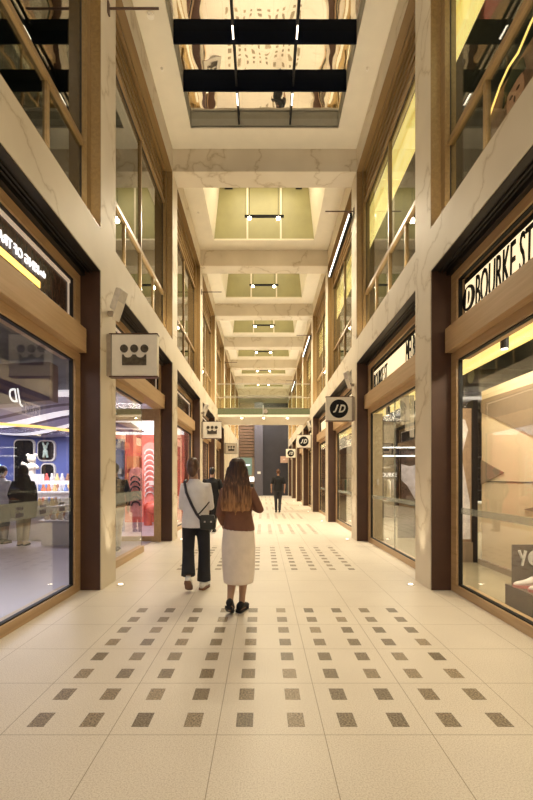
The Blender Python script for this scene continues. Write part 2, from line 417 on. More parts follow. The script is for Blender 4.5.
for k, x0, x1, y0, y1 in cof:
    if k <= 1:
        # glazed skylight: shallow shaft, thin fins, two long rails, dark glass on top
        zt = 9.19
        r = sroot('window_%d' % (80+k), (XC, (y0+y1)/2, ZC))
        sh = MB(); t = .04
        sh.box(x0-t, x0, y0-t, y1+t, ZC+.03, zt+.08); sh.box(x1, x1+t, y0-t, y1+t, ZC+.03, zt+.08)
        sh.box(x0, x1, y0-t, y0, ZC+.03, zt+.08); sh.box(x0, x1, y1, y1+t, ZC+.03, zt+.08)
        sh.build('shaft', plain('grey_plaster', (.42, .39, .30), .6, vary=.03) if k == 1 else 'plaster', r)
        MB().box(x0, x1, y0, y1, zt, zt+.03).build('pane', 'mirror', r)
        for fy in (y1-.88, y1-1.79):
            MB().box(x0, x1, fy-.012, fy+.012, ZC, zt).build('fin', 'navy', r)
        for fx in (XC-.55, XC+.55):
            rl = MB().box(fx-.018, fx+.018, y0, y1, zt-.13, zt-.075).build('rail', 'black', r)
            for ly in (y1-.49, y1-1.76):
                MB().box(fx-.012, fx+.012, ly-.26, ly, zt-.142, zt-.128).build('light_slot', 'ledwarm', rl)
    else:
        r = sroot('window_%d' % (80+k), (XC, (y0+y1)/2, ZC))
        tp = .17; zt = TOPZ
        X0, X1, Y0, Y1 = x0+tp+.03, x1-tp-.03, y0+tp, y1+.02
        side = MB()
        side.rings([[(x0, y0, ZC+.02), (x0, y1, ZC+.02), (x0-.05, y1+.05, ZC+.02), (x0-.05, y0-.05, ZC+.02)], [(X0, Y0, zt), (X0, Y1, zt), (X0-.05, Y1+.05, zt), (X0-.05, Y0-.05, zt)]])
        side.rings([[(x1, y0, ZC+.02), (x1, y1, ZC+.02), (x1+.05, y1+.05, ZC+.02), (x1+.05, y0-.05, ZC+.02)], [(X1, Y0, zt), (X1, Y1, zt), (X1+.05, Y1+.05, zt), (X1+.05, Y0-.05, zt)]])
        side.rings([[(x0, y0, ZC+.02), (x1, y0, ZC+.02), (x1, y0-.05, ZC+.02), (x0, y0-.05, ZC+.02)], [(X0, Y0, zt), (X1, Y0, zt), (X1, Y0-.05, zt), (X0, Y0-.05, zt)]])
        side.box(x0-.05, x1+.05, y0-.05, y1+.1, zt, zt+.04)
        side.build('shaft', 'plaster', r)
        MB().rings([[(x0, y1, ZC+.02), (x1, y1, ZC+.02), (x1, y1+.05, ZC+.02), (x0, y1+.05, ZC+.02)], [(X0, Y1, zt), (X1, Y1, zt), (X1, Y1+.05, zt), (X0, Y1+.05, zt)]]).build('panel', 'olive', r)
        rb = MB()
        for fx in (XC-.53, XC+.53):
            rb.box(fx-.028, fx+.028, y1-.03, y1, ZC+.02, zt)
        rb.box(x0+.02, x1-.02, y1-.03, y1, ZC+.0, ZC+.05)
        rb.build('rib', 'plaster', r)
        # vent slots high up
        MB().box(XC-1.25, XC-1.0, Y1-.03, Y1-.01, 10.62, 10.66).build('vent', 'black', r)
        MB().box(XC+1.0, XC+1.2, Y1-.03, Y1-.01, 10.62, 10.66).build('vent', 'black', r)
# far end
struct(MB().box(-3.2, 3.2, YE, YE+.3, 7.85, TOPZ).build('wall_far', 'plaster'))

# ------------------------------------------------------------------ upper windows
wn = 1
SP = {}
def upper_window(s, k):
    global wn
    xw = XL if s < 0 else XR
    y0, y1 = P(k-1)+PW, P(k)
    r = sroot('window_%d' % wn, (xw+s*.1, (y0+y1)/2, Z2)); wn += 1
    X = lambda d: xw+s*d
    woodm = 'gold'; j = .012
    b = MB()   # outer jamb, head and sill linings
    b.box(X(.003), X(.14), y0, y0+j, Z2, Z3); b.box(X(.003), X(.14), y1-j, y1, Z2, Z3)
    b.box(X(.003), X(.30), y0, y1, Z3-j, Z3); b.box(X(.003), X(.30), y0, y1, Z2, Z2+j)
    # stiles and rails
    for ya, yb in ((y0+j, y0+.13), (y1-.13, y1-j)): b.box(X(.13), X(.24 if s < 0 else .27), ya, yb, Z2+j, Z3-j)
    b.box(X(.13), X(.24), y0+.13, y1-.13, Z2+j, Z2+.07)
    b.box(X(.15), X(.24), y0+.13, y1-.13, 7.66, 7.72); b.box(X(.13), X(.22), y0+.13, y1-.13, Z3-.08, Z3-j)
    b.build('frame', woodm, r)
    MB().box(X(.03), X(.10), y0+.15, y1-.15, Z2+j, Z2+j+.02).build('added_sill_uplight', 'added_sill_strip', r)  # made-up strip under the added uplight, hidden from below
    if k != 2: area('added_sill_uplight', (X(.065), (y0+y1)/2, Z2+.05), .06, y1-y0-.4, {1: 34, 3: 40}.get(k, 52 if k > 0 else 12), (1, .88, .68), (PI, 0, 0))  # unseen uplight added to brighten the ceiling
    ym = (y0+y1)/2
    MB().box(X(.175), X(.235), ym-.03, ym+.03, Z2+.07, 7.66).build('mullion', woodm, r)
    MB().box(X(.165), X(.235), y0+.13, y1-.13, 5.58, 5.65).build('transom', woodm, r)
    for q in (.26, .74):
        yy = y0+(y1-y0)*q
        MB().box(X(.18), X(.235), yy-.025, yy+.025, Z2+.07, 5.58).build('mullion', woodm, r)
    p = MB().box(X(.19), X(.26), y0+.13, y1-.13, 7.72, Z3-.08)
    for q in range(3): p.box(X(.165), X(.19), y0+.13, y1-.13, 7.86+q*.17, 7.875+q*.17)
    p.build('spandrel', woodm, r)
    ga = MB()
    for ya, yb in ((y0+.13, y0+.14), (y1-.14, y1-.13)): ga.box(X(.195), X(.205), ya, yb, Z2+.07, 7.66)
    ga.box(X(.195), X(.205), y0+.14, y1-.14, 7.65, 7.66)
    ga.build('gasket', 'gasket', r)
    MB().box(X(.205), X(.213), y0+.1, y1-.1, Z2+.03, 7.70).build('pane', 'glass_up' if s < 0 else 'glass_r', r)
for s in (-1, 1):
    for k in range(-1, KMAX+1): upper_window(s, k)

# ------------------------------------------------------------------ shopfronts
def shopfront(s, k, kind='full'):
    global wn
    xw = XL if s < 0 else XR
    y0, y1 = P(k-1)+PW+.012, P(k)-.012
    r = sroot('window_%d' % wn, (xw+s*.3, (y0+y1)/2, 0)); wn += 1
    X = lambda d: xw+s*d
    so = MB().box(X(.01), X(.5), y0, y1, Z1-.012, Z1)
    for q in range(4): so.box(X(.11+q*.045), X(.125+q*.045), y0, y1, Z1-.035, Z1-.012)
    so.build('soffit', 'bronzedk', r)
    b = MB()
    T0, T1 = 3.01, 3.32
    b.box(X(.26), X(.42), y0, y0+.15, T1, 4.01); b.box(X(.26), X(.42), y1-.15, y1, T1, 4.01)
    b.box(X(.26), X(.42), y0+.15, y1-.15, 3.90, 4.01)
    b.box(X(.28), X(.42), y0, y1, T0, T1)
    b.build('sign_frame', 'wood', r)
    MB().box(X(.20), X(.42), y0, y1, 4.012, Z1-.035).build('head_panel', 'bronzedk', r)
    MB().box(X(.16), X(.28), y0+.05, y1-.05, T0, T1-.005).build('transom_beam', 'wood', r, bevel=.006)
    g = MB()
    for ya, yb in ((y0+.14, y0+.16), (y1-.16, y1-.14)): g.box(X(.285), X(.33), ya, yb, T1, 3.90)
    g.box(X(.285), X(.33), y0+.16, y1-.16, 3.885, 3.90)
    # lower frame
    ye = y1
    ys = y0
    if kind == 'entry': ye = y1-1.40
    f = MB()
    f.box(X(.26), X(.335), ys, ys+.15, 0, T0)
    if kind == 'entry':
        f.box(X(.26), X(.42), ys+.15, ye, 2.90, T0)
        f.box(X(.26), X(.36), ys+.15, ye, 0.0, .12)
    else:
        f.box(X(.26), X(.335), y1-.15, y1, 0, T0)
        f.box(X(.26), X(.42), ys+.15, y1-.15, 2.905, T0); f.box(X(.26), X(.42), ys+.15, y1-.15, 0, .10)
        g.box(X(.285), X(.33), y1-.165, y1-.15, .10, 2.905)
    g.box(X(.285), X(.33), ys+.15, ys+.165, .10, 2.905)
    g.box(X(.285), X(.33), ys+.165, (ye if kind == 'entry' else y1-.165), 2.89, 2.905)
    g.box(X(.285), X(.33), ys+.165, (ye if kind == 'entry' else y1-.165), .10, .115)
    f.build('frame', 'wood', r)
    g.build('gasket', 'gasket', r)
    yg1 = ye if kind == 'entry' else y1-.155
    pn = MB().box(X(.310), X(.318), ys+.155, yg1, .105, 2.90).build('pane', 'glass', r)
    z0 = 1.02 if s < 0 else .99
    bh = .17 if s < 0 else .075
    if s > 0 or kind == 'entry' or k == 0:
        bd = MB().box(X(.3085), X(.3095), ys+.17, yg1-.01, z0, z0+bh).build('manifestation_band', 'frostband', r)
    if kind == 'entry':
        # return screen facing the camera
        yr = y1-.05
        q = MB(); xa, xb = X(.30), X(1.75)
        q.box(X(.26), X(.40), yr-.05, yr+.05, 0, T0); q.box(xb, xb+s*.1, yr-.05, yr+.05, 0, T0)
        q.box(xa+s*.1, xb, yr-.04, yr+.04, 0, .12); q.box(xa+s*.1, xb, yr-.04, yr+.04, 2.75, T0)
        q.build('return_frame', 'wood', r)
        MB().box(xa+s*.1, xb, yr-.005, yr+.005, .12, 2.75).build('return_pane', 'glass', r)
        MB().box(X(.31)-.004, X(.31)+.004, ye, ye+.01, .12, 2.9).build('glass_edge', 'frostband', r)
    if s > 0 and k == 1:
        MB().box(X(.300), X(.325), 7.93, 7.95, .1, 2.9).build('door_edge', 'frostband', r)
    return r, X, y0, y1
def fb():
    m, nt, b = newmat('frosted_film'); nt.nodes.remove(b)
    t = N(nt, 'ShaderNodeBsdfTransparent'); d = N(nt, 'ShaderNodeBsdfDiffuse'); d.inputs[0].default_value = (.50, .52, .46, 1)
    tl = N(nt, 'ShaderNodeBsdfTranslucent'); tl.inputs[0].default_value = (.6, .62, .56, 1)
    a = N(nt, 'ShaderNodeAddShader'); nt.links.new(d.outputs[0], a.inputs[0]); nt.links.new(tl.outputs[0], a.inputs[1])
    mx = N(nt, 'ShaderNodeMixShader'); mx.inputs[0].default_value = .36
    nt.links.new(t.outputs[0], mx.inputs[1]); nt.links.new(d.outputs[0], mx.inputs[2])
    nt.links.new(mx.outputs[0], nt.nodes['Material Output'].inputs['Surface'])
    return m
M['frostband'] = fb()

def crown_pts(w, h):
    pts = [(-w/2, 0), (w/2, 0), (w/2, h)]
    # three scallops from right to left
    for c in (w/4, -w/4):
        pass
    r = w/4*.82
    for cx in (w/2-r*.55, 0, -w/2+r*.55): pass
    top = []
    nseg = 30
    for i in range(nseg+1):
        x = w/2 - w*i/nseg
        z = h
        for cx in (-w/4*1.02, w/4*1.02):
            d = abs(x-cx)
            if d < w*.17: z = min(z, h - math.sqrt(max(0, (w*.17)**2-d*d))*.75)
        top.append((x, z))
    return [(-w/2, 0), (w/2, 0)] + top

def sign_left(X, y0, y1, k):
    r = thing('reflecting_fascia', FL[k], 'sign', (X(.31), (y0+y1)/2, 3.33))
    MB().box(X(.34), X(.36), y0+.15, y1-.15, 3.33, 3.90).build('backing', 'fascia_brown', r)
    MB().box(X(.315), X(.34), y0+.16, y1-.16, 3.845, 3.88).build('edge_light', 'edgeglow', r)
    MB().box(X(.325), X(.34), y1-.185, y1-.165, 3.34, 3.845).build('edge_light', 'edgeglow', r)
    return r
FL = {0: 'brown fascia with white reversed lettering above the nearest left shop window',
      1: 'dark fascia panel above the left shop entry with the coral interior',
      2: 'brown fascia panel in the left wall just past the walker in the white shirt',
      3: 'small brown fascia above the third left shop window', 4: 'brown fascia above the last left shop window',
      -1: 'brown fascia in the left wall beside the camera', -2: 'brown fascia in the left wall behind the camera'}
M['fascia_brown'] = plain('mottled_brown_fascia', (.065, .035, .025), .25, vary=.6, scale=9, stretch=(1, 3, .6))
M['edgeglow'] = glow('fascia_edge_light', (1, .72, .5), .28)
for k in range(-1, 5):
    r, X, y0, y1 = shopfront(-1, k, 'entry' if k == 1 else 'full')
    if k == 0: band0 = [c for c in r.children if c.name.startswith('manifestation_band')][0]
    sg = sign_left(X, y0, y1, k)
    if k in (0,):
        mp = lambda u, v, w_: (X(.325)+w_, 5.05-u, 3.50+v*1)      # reads in reverse from the mall
        MB().text('the', lambda u, v, w_: (X(.325)+w_, 4.70-u, 3.62+v), .11, .07, bold=.01).build('lettering', 'whiteglow', sg)
        MB().text('KING OF TRAINERS', lambda u, v, w_: (X(.325)+w_, 4.56-u, 3.60+v), 1.0, .095, bold=.01).build('lettering', 'whiteglow', sg)
        MB().box(X(.33), X(.335), 2.2, 4.60, 3.475, 3.545).build('light_bar', 'yellowglow2', sg)
for k in range(-1, 8):
    r, X, y0, y1 = shopfront(1, k)
    lab = {-1: 'cream lit fascia with black letters beside the camera on the right', 0: 'cream lit street name fascia above the nearest right shop window',
           1: 'cream lit fascia with two lines of black words above the second right shopfront'}.get(k, 'plain cream lit fascia above right shopfront number %s' % ['three', 'four', 'five', 'six', 'seven', 'eight'][k-2])
    sg = thing('lightbox_fascia', lab, 'sign', (X(.31), (y0+y1)/2, 3.33))
    MB().box(X(.36), X(.40), y0+.15, y1-.15, 3.33, 3.885).build('backing', 'black', sg)
    MB().box(X(.34), X(.36), y0+.17, y1-.21, 3.335, 3.80).build('lit_face', 'creamglow', sg)
    pos = {0: [('BOURKE ST', 4.97, 1.07, .38), ('MELBOURNE', 3.0, 1.1, .38)], 1: [('BOURKE ST', y1-.25, 1.02, .34), ('MELBOURNE', 7.40, 1.1, .40)]}
    for body, yst, wd, ht in pos.get(k, [('BOURKE ST', y1-.3, 1.0, .34)] if k == 2 else []):
        MB().text(body, lambda u, v, w_: (X(.335)-w_, yst-u, 3.40+v), wd, ht, shear=.1, bold=.0).build('lettering', 'black', sg)
    if k == 0:
        MB().disc((X(.335), 5.14, 3.60), .15, 'x', .012).build('roundel', 'black', sg)
        MB().text('D', lambda u, v, w_: (X(.325)-w_, 5.18-u, 3.49+v), .12, .22, shear=.2).build('lettering', 'creamglow', sg)

# crown motifs on the left window's band
X = lambda d: XL-d
gd = plain('grey_decal', (.10, .09, .12), .5)
for i in range(9):
    y = 5.05-.44*i; z = 1.045; cm = MB()
    cm.prism([(u, v) for u, v in crown_pts(.13, .05)], lambda u, v: (X(.306), y+u, z+v), lambda u, v: (X(.3075), y+u, z+v))
    for q in (-.045, 0, .045): cm.disc((X(.3067), y+q, z+.085), .017, 'x', .0015, 12)
    cm.build('crown_motif', gd, band0)

# ------------------------------------------------------------------ projecting signs
M['logo_w'] = plain('logo_white', (.8, .78, .72), .4)
def sign_box(s, k, kind, label):
    xw = XL if s < 0 else XR; y = P(k)+.24
    r = thing('projecting_sign', label, 'sign', (xw-s*.36, y, 2.77), 'projecting signs along the '+('left' if s < 0 else 'right')+' pillars')
    X = lambda d: xw-s*d
    MB().box(X(.065), X(.67), y-.05, y+.05, 2.785, 3.335).build('box', 'signcream', r, bevel=.008)
    MB().box(X(.03), X(.675), y-.052, y+.052, 3.335, 3.350).build('top_cap', 'bronze', r)
    MB().box(X(.03), X(.675), y-.052, y+.052, 2.770, 2.785).build('bottom_cap', 'bronze', r)
    MB().box(X(0), X(.055), y-.055, y+.045, 2.785, 3.335).build('bracket', 'wallmetal', r)
    xc = X(.3675); zc = 3.06; yf = y-.056
    if kind == 'crown':
        c = MB()
        for q in (-.135, 0, .135): c.disc((xc+q, yf, 3.145), .052, 'y', .012)
        c.prism(crown_pts(.32, .14), lambda u, v: (xc+u, yf-.006, 2.925+v), lambda u, v: (xc+u, yf+.006, 2.925+v))
        c.build('crown_emblem', 'signdark', r)
    elif kind == 'jd':
        MB().disc((xc, yf, zc), .215, 'y', .012, 40).build('roundel', 'black', r)
        t = MB(); t.text('J', lambda u, v, w_: (xc-.135+u, yf-.008-w_, zc-.09+v), .125, .185, shear=.35, bold=.045)
        t.text('D', lambda u, v, w_: (xc-.01+u, yf-.008-w_, zc-.09+v), .165, .185, shear=.35, bold=.03)
        t.build('lettering', 'logo_w', r)
    else:
        MB().text('w', lambda u, v, w_: (xc-.1+u, yf-w_, zc-.06+v), .2, .1).build('lettering', 'logo_w', r)
    return r
M['wallmetal'] = plain('silver_bracket', (.42, .36, .30), .3, .6)
M['signpink'] = plain('pinkish_sign', (.50, .33, .25), .5)
for k, lab in ((0, 'large cream box sign with crown emblem on the nearest left pillar'), (2, 'cream crown sign on the left pillar above the walker in the white shirt'), (4, 'small far crown sign beside the long haired walker')):
    sign_box(-1, k, 'crown', lab)
for k, lab in ((1, 'largest cream box sign with a black JD roundel on the right wall'), (3, 'middle one of the three cream JD roundel signs'), (5, 'smallest and farthest cream JD roundel sign')):
    sign_box(1, k, 'jd', lab)
pk = sign_box(1, 7, 'plain', 'small brownish pink sign at the far end of the right wall')
for c in pk.children:
    if c.name.startswith('box'): c.data.materials[0] = M['signpink']

# loudspeakers
def speaker(s, k, label):
    xw = XL if s < 0 else XR; y = P(k)+.25
    r = thing('wall_speaker', label, 'speaker', (xw-s*.10, y, 3.5), 'white loudspeakers on the pillars')
    a = MB().box(-.045, .045, -.085, .085, -.14, .14).build('cabinet', 'speakerw', r, bevel=.012)
    a.location = (s*.0, 0, .17); a.rotation_euler = (0, s*-.38, .3*s)
    g = MB().box(-.005, .005, -.07, .07, -.12, .12).build('grille', 'signcream', a); g.location = (-s*.047, 0, -.12)
    MB().box(xw, xw-s*.07, y-.025, y+.025, 3.60, 3.66).build('bracket', 'wallmetal', r)
M['speakerw'] = plain('white_plastic', (.70, .66, .60), .4)
speaker(-1, 0, 'white tilted wall speaker above the nearest crown sign')
speaker(-1, 2, 'white wall speaker above the second crown sign')
speaker(1, 1, 'white wall speaker above the largest JD sign')
speaker(1, 3, 'white wall speaker above the middle JD sign')

# floor uplights
for s, xw in ((-1, XL), (1, XR)):
    for k in range(0, 6):
        if s < 0 and k == 5: continue
        y = P(k)+.27; x = xw-s*.16
        r = thing('floor_uplight', 'round steel uplight in the floor at the %s %s pillar' % (['nearest', 'second', 'third', 'fourth', 'fifth', 'sixth'][k], 'left' if s < 0 else 'right'), 'light', (x, y, 0), 'floor uplights along the pillars')
        MB().disc((x, y, .004), .05, 'z', .008).build('bezel', 'steel' if 'steel' in M else 'wallmetal', r)
        MB().disc((x, y, .0095), .030, 'z', .003).build('lens', 'ledwarm', r)
        l = bpy.data.lights.new('uplight', 'SPOT'); l.energy = 55; l.color = (1, .85, .62); l.spot_size = .8; l.spot_blend = .8; l.shadow_soft_size = .03
        lo = bpy.data.objects.new('uplight', l); C.objects.link(lo); lo.location = (x, y, .04); lo.rotation_euler = (PI, 0, 0)

# pendants in the coffers
def pendant(k):
    y = P(k)-PITCH/2+PW/2; z = 8.93
    r = thing('pendant_light', 'black bar pendant with two lamps in the %s coffer from the skylight' % ['first', 'second', 'third', 'fourth', 'fifth', 'sixth'][k-2], 'light', (XC, y, z), 'bar pendants in the coffers')
    MB().box(XC-.56, XC+.56, y-.03, y+.03, z-.03, z+.03).build('bar', 'black', r)
    for q in (-.42, .40):
        MB().tube([(XC+q, y, z+.03), (XC+q, y, TOPZ-.02)], .006, 6).build('rod', 'black', r)
        MB().disc((XC+q, y, z-.055), .05, 'z', .05, 16).build('lamp', 'lamp', r)
        l = bpy.data.lights.new('pendant_lamp', 'SPOT'); l.energy = 700; l.color = WARM; l.shadow_soft_size = .06; l.spot_size = 2.8; l.spot_blend = 1
        lo = bpy.data.objects.new('pendant_lamp', l); C.objects.link(lo); lo.location = (XC+q, y, z-.12)
for k in range(2, 8): pendant(k)

# upper brackets and linear lights
for s, ks in ((-1, (0, 2, 4)), (1, (1, 3, 5))):
    for i, k in enumerate(ks):
        xw = XL if s < 0 else XR; y = P(k)+.24; X = lambda d: xw-s*d
        r = thing('banner_bracket', 'thin dark rod bracket high on the %s %s pillar' % (['nearest', 'third', 'fifth'][i] if s < 0 else ['second', 'fourth', 'sixth'][i], 'left' if s < 0 else 'right'), 'bracket', (xw-s*.3, y, 7.69), 'banner rods high on the pillars')
        MB().box(X(0), X(.02), y-.03, y+.03, 7.62, 7.78).build('plate', 'bronze', r)
        MB().tube([(X(.02), y, 7.70), (X(.68), y, 7.70)], .014, 8).build('rod', 'bronze', r)
        if s > 0:
            t = thing('linear_light', 'long white linear light under the upper windows behind the %s right rod' % ['nearest', 'middle', 'farthest'][i], 'light', (xw-.07, y+1.6, 7.6), 'linear lights on the right wall')
            MB().box(xw-.10, xw-.03, y+.08, y+3.1, 7.60, 7.72).build('housing', 'black', t)
            MB().box(xw-.115, xw-.10, y+.08, y+3.1, 7.63, 7.695).build('diffuser', 'ledwhite', t)
# sprinklers / detectors
for i, (x, y, nm, lb) in enumerate(((-1.83, 6.95, 'smoke_detector', 'round ceiling detector at the left of the skylight'), (-1.86, 7.86, 'sprinkler', 'small ceiling sprinkler at the left of the skylight'),
        (1.92, 7.86, 'sprinkler', 'small ceiling sprinkler at the right of the skylight'), (1.88, 12.1, 'sprinkler', 'small ceiling sprinkler right of the first olive coffer'), (-1.84, 12.1, 'sprinkler', 'small ceiling sprinkler left of the first olive coffer'))):
    rr = .06 if nm == 'smoke_detector' else .025
    tag(MB().disc((x, y, ZC-.015), rr, 'z', .03, 16).disc((x, y, ZC-.035), rr*.6, 'z', .02, 16).build(nm, 'signcream'), lb, 'detector' if i == 0 else 'sprinkler')

# ------------------------------------------------------------------ bridge
Y0, Y1 = 19.5, 22.4
br = thing('footbridge', 'glass sided footbridge crossing between the upper floors', 'bridge', (XC, (Y0+Y1)/2, 4.25))
MB().box(XL, XR, Y0, Y1, 4.25, 4.36).build('deck', 'signcream', br)
MB().box(XL, XR, Y0-.03, Y0, 4.25, 4.38).build('edge_beam', 'signcream', br)
MB().box(XL, XR, Y0-.035, Y0-.03, 4.36, 4.62).build('glass_fascia', plain('green_glass_edge', (.15, .17, .10), .25), br)
MB().box(XL, XR, Y0+.03, Y1-.03, 4.36, 4.60).build('floor_panel', 'concrete', br)
for y in (Y0-.01, Y1):
    MB().box(XL, XR, y-.006, y+.006, 4.62, 5.74).build('railing_glass', 'glass_g', br)
    MB().box(XL, XR, y-.02, y+.02, 5.74, 5.78).build('handrail', 'wallmetal', br)
    MB().box(XL, XR, y-.014, y+.014, 5.12, 5.15).build('mid_rail', 'wallmetal', br)
    MB().box(XL, XR, y-.02, y+.02, 4.60, 4.64).build('base_shoe', 'bronzedk', br)
MB().box(XC-.05, XC-.01, Y0-.05, Y0-.03, 4.25, 4.80).build('post', 'frost', br)
MB().disc((XC+.08, Y0-.06, 4.50), .10, 'y', .02).disc((XC+.08, Y0-.07, 4.50), .05, 'y', .02).build('round_emblem', 'wallmetal', br)
for x in (XC-1.02, XC+.0, XC+1.1):
    MB().disc((x, Y0+.35, 4.243), .045, 'z', .014, 16).build('downlight', 'lamp', br)

# ------------------------------------------------------------------ far end
struct(MB().box(-.0, 2.14, YE-.5, YE, 0, 7.9).build('wall_back', 'slate'))
r = thing('end_column', 'tall grey column left of the dark end wall', 'column', (-.34, YE-.9, 0))
MB().box(-.72, 0, YE-1.0, YE-.4, 0, 7.9).build('shaft', 'greypurple', r)
MB().box(-.48, -.20, YE-1.02, YE-1.0, 1.85, 2.05).build('notice', 'noticew', r)

r = thing('end_shopfront', 'slatted brown shopfront with a lit window at the far left end', 'shopfront', (-1.4, YE-.4, 0))
MB().box(-2.07, -.72, YE-.5, YE-.3, 0, 7.9).build('back_panel', 'taupe', r)
sl = MB()
for i in range(11): sl.box(-2.05, -.74, YE-.60, YE-.5, 3.35+i*.26, 3.35+i*.26+.17)
sl.build('slats', plain('brown_slats', (.17, .10, .065), .5), r)
wnd = MB().box(-1.95, -.95, YE-.53, YE-.5, 1.75, 3.25).build('window', glow('teal_screen', (.30, .46, .36), .22, (.1, .15, .13)), r)
MB().box(-1.7, -1.1, YE-.55, YE-.53, 2.55, 2.68).build('bright_shelf', 'stripe_light', wnd)
MB().box(-1.55, -1.05, YE-.56, YE-.5, 1.15, 1.6).build('poster', 'blue', r)
MB().box(-1.15, -.75, YE-.58, YE-.5, 1.2, 1.62).build('white_poster', 'whiteglow', r)
MB().box(-2.0, -.8, YE-.8, YE-.5, 0, 1.0).build('counter', 'bronzedk', r)

# ------------------------------------------------------------------ interiors: shells
def shell(name, x0, x1, y0, y1, z0, z1, mats, open_side):
    """room box: ceiling, far x wall, two y walls"""
    t = .05
    struct(MB().box(x0, x1, y0, y1, z1, z1+t).build('ceiling', mats['c']))
    if 'f' in mats: struct(MB().box(x0, x1, y0, y1, z0, z0+.012).build('floor', mats['f']))
    xx = x0 if open_side == 'r' else x1
    struct(MB().box(xx-t/2, xx+t/2, y0, y1, z0, z1).build('wall_'+name, mats['w']))
    struct(MB().box(x0, x1, y0-t, y0, z0, z1).build('wall_'+name+'_near', mats.get('n', mats['w'])))
    struct(MB().box(x0, x1, y1, y1+t, z0, z1).build('wall_'+name+'_end', mats.get('e', mats['w'])))
# left ground shop
shell('left_shop', -11, XL-.45, -3, 14.6, 0, 3.52, {'c': 'concrete', 'f': 'lilacfloor', 'w': 'blue', 'e': 'pinkwall'} if False else {'c': 'concrete', 'f': 'lilacfloor', 'w': 'blue', 'e': 'pink'}, 'r')
shell('left_shop_two', -6, XL-.45, 14.8, P(4)+.5, 0, 3.52, {'c': 'concrete', 'f': 'lilacfloor', 'w': 'red', 'n': 'pink', 'e': 'shopcream'}, 'r')
# right ground shop
shell('right_shop', XR+.45, 9, -3, 36.5, 0, 3.52, {'c': 'darkin', 'f': 'shopfloor', 'w': 'concrete', 'e': 'shopcream'}, 'l')
# upper rooms
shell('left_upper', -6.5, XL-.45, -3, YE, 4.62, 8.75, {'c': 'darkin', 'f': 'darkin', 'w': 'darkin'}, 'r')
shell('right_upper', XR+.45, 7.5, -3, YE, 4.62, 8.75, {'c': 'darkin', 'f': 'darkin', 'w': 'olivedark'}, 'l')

# luminous ceilings in the right shop, ground and first floor
for nm, x0, x1, z, gap, lbl in (('luminous_ceiling', 2.75, 3.62, 3.30, 1.55, 'yellow glowing ceiling strip inside the right shop at street level'),
                         ('luminous_ceiling', 2.60, 3.05, 8.0, 2.1, 'yellow glowing ceiling strip behind the upper right windows')):
    r = thing(nm, lbl, 'ceiling light', ((x0+x1)/2, 12, z))
    y = 1.0
    while y < 30:
        MB().box(x0, x1, y, y+gap-.02, z, z+.04).build('light_panel', 'yellowglow', r); y += gap
# ------------------------------------------------------------------ left shop content
# blue feature wall facing the mall
bw = thing('feature_wall', 'deep blue shop wall with rounded black display frames', 'wall panel', (-8, 12.6, 0))
MB().box(-10.9, -4.9, 12.6, 12.75, 0.012, 3.05).build('panel', 'blue', bw)
def rrect(x0, x1, z0, z1, r):
    pts = []
    for cx, cz, a0 in ((x1-r, z0+r, -90), (x1-r, z1-r, 0), (x0+r, z1-r, 90), (x0+r, z0+r, 180)):
        for i in range(7):
            a = math.radians(a0+15*i); pts.append((cx+r*math.cos(a), cz+r*math.sin(a)))
    return pts
for (x0, x1, z0, z1) in ((-7.27, -6.74, .95, 2.55), (-6.58, -6.14, 1.98, 2.52), (-6.48, -6.14, 1.28, 1.85)):
    f = MB().prism(rrect(x0-.05, x1+.05, z0-.05, z1+.05, .14), lambda u, v: (u, 12.5, v), lambda u, v: (u, 12.6, v)).build('frame', 'framecream', bw) if False else MB().prism(rrect(x0-.04, x1+.04, z0-.04, z1+.04, .14), lambda u, v: (u, 12.52, v), lambda u, v: (u, 12.6, v)).build('frame', 'signcream', bw)
    MB().prism(rrect(x0, x1, z0, z1, .12), lambda u, v: (u, 12.49, v), lambda u, v: (u, 12.52, v)).build('black_face', 'black', f)
# toy figure on the upper frame
fg = MB(); fg.ball((-6.33, 12.42, 2.20), (.07, .06, .10)); fg.ball((-6.33, 12.42, 2.34), .06)
fg.tube([(-6.36, 12.42, 2.36), (-6.41, 12.42, 2.48)], [.03, .025]); fg.tube([(-6.30, 12.42, 2.36), (-6.25, 12.42, 2.48)], [.03, .025])
fg.tube([(-6.37, 12.42, 2.15), (-6.39, 12.42, 2.05)], .03); fg.tube([(-6.29, 12.42, 2.15), (-6.27, 12.42, 2.05)], .03)
tag(fg.build('plush_toy', plain('pastel_plush', (.55, .75, .62), .8, vary=.4, scale=20), sm=True), 'pale green plush toy on the upper right black frame', 'toy')
# wavy striped canopy
cn = thing('wavy_canopy', 'wavy lilac ceiling canopy with white light stripes in the left shop', 'ceiling', (-6.5, 9.5, 3.0))
def canopy(t0, t1, mat, nm, dz=0):
    rs = []
    for i in range(25):
        u = i/24; x = -10.5+u*7.2
        yb = 8.2 + .9*math.sin(u*3.0+.6); z = 2.97+.10*math.sin(u*9)+dz
        ya = yb+t0*4.6+.5*math.sin(u*5)*t0; yc = yb+t1*4.6+.5*math.sin(u*5)*t1
        rs.append([(x, ya, z-.30*t0), (x, yc, z-.30*t1), (x, yc, z+.03-.30*t1), (x, ya, z+.03-.30*t0)])
    MB().rings(rs).build(nm, mat, cn, sm=False)
seq = [('stripe_light', 1), ('lilac', 1.3), ('stripe_dark', .5), ('lilac', .9), ('stripe_light', 1.1), ('stripe_dark', .5), ('lilac', 1.4), ('stripe_light', .8), ('stripe_dark', .5), ('lilac', 1.5), ('stripe_light', .6), ('lilac', 1)]
tt = 0; tot = sum(q for _, q in seq)
for m_, q in seq:
    canopy(tt/tot, (tt+q)/tot, m_, {'stripe_light': 'light_stripe', 'lilac': 'lilac_band', 'stripe_dark': 'dark_stripe'}[m_]); tt += q
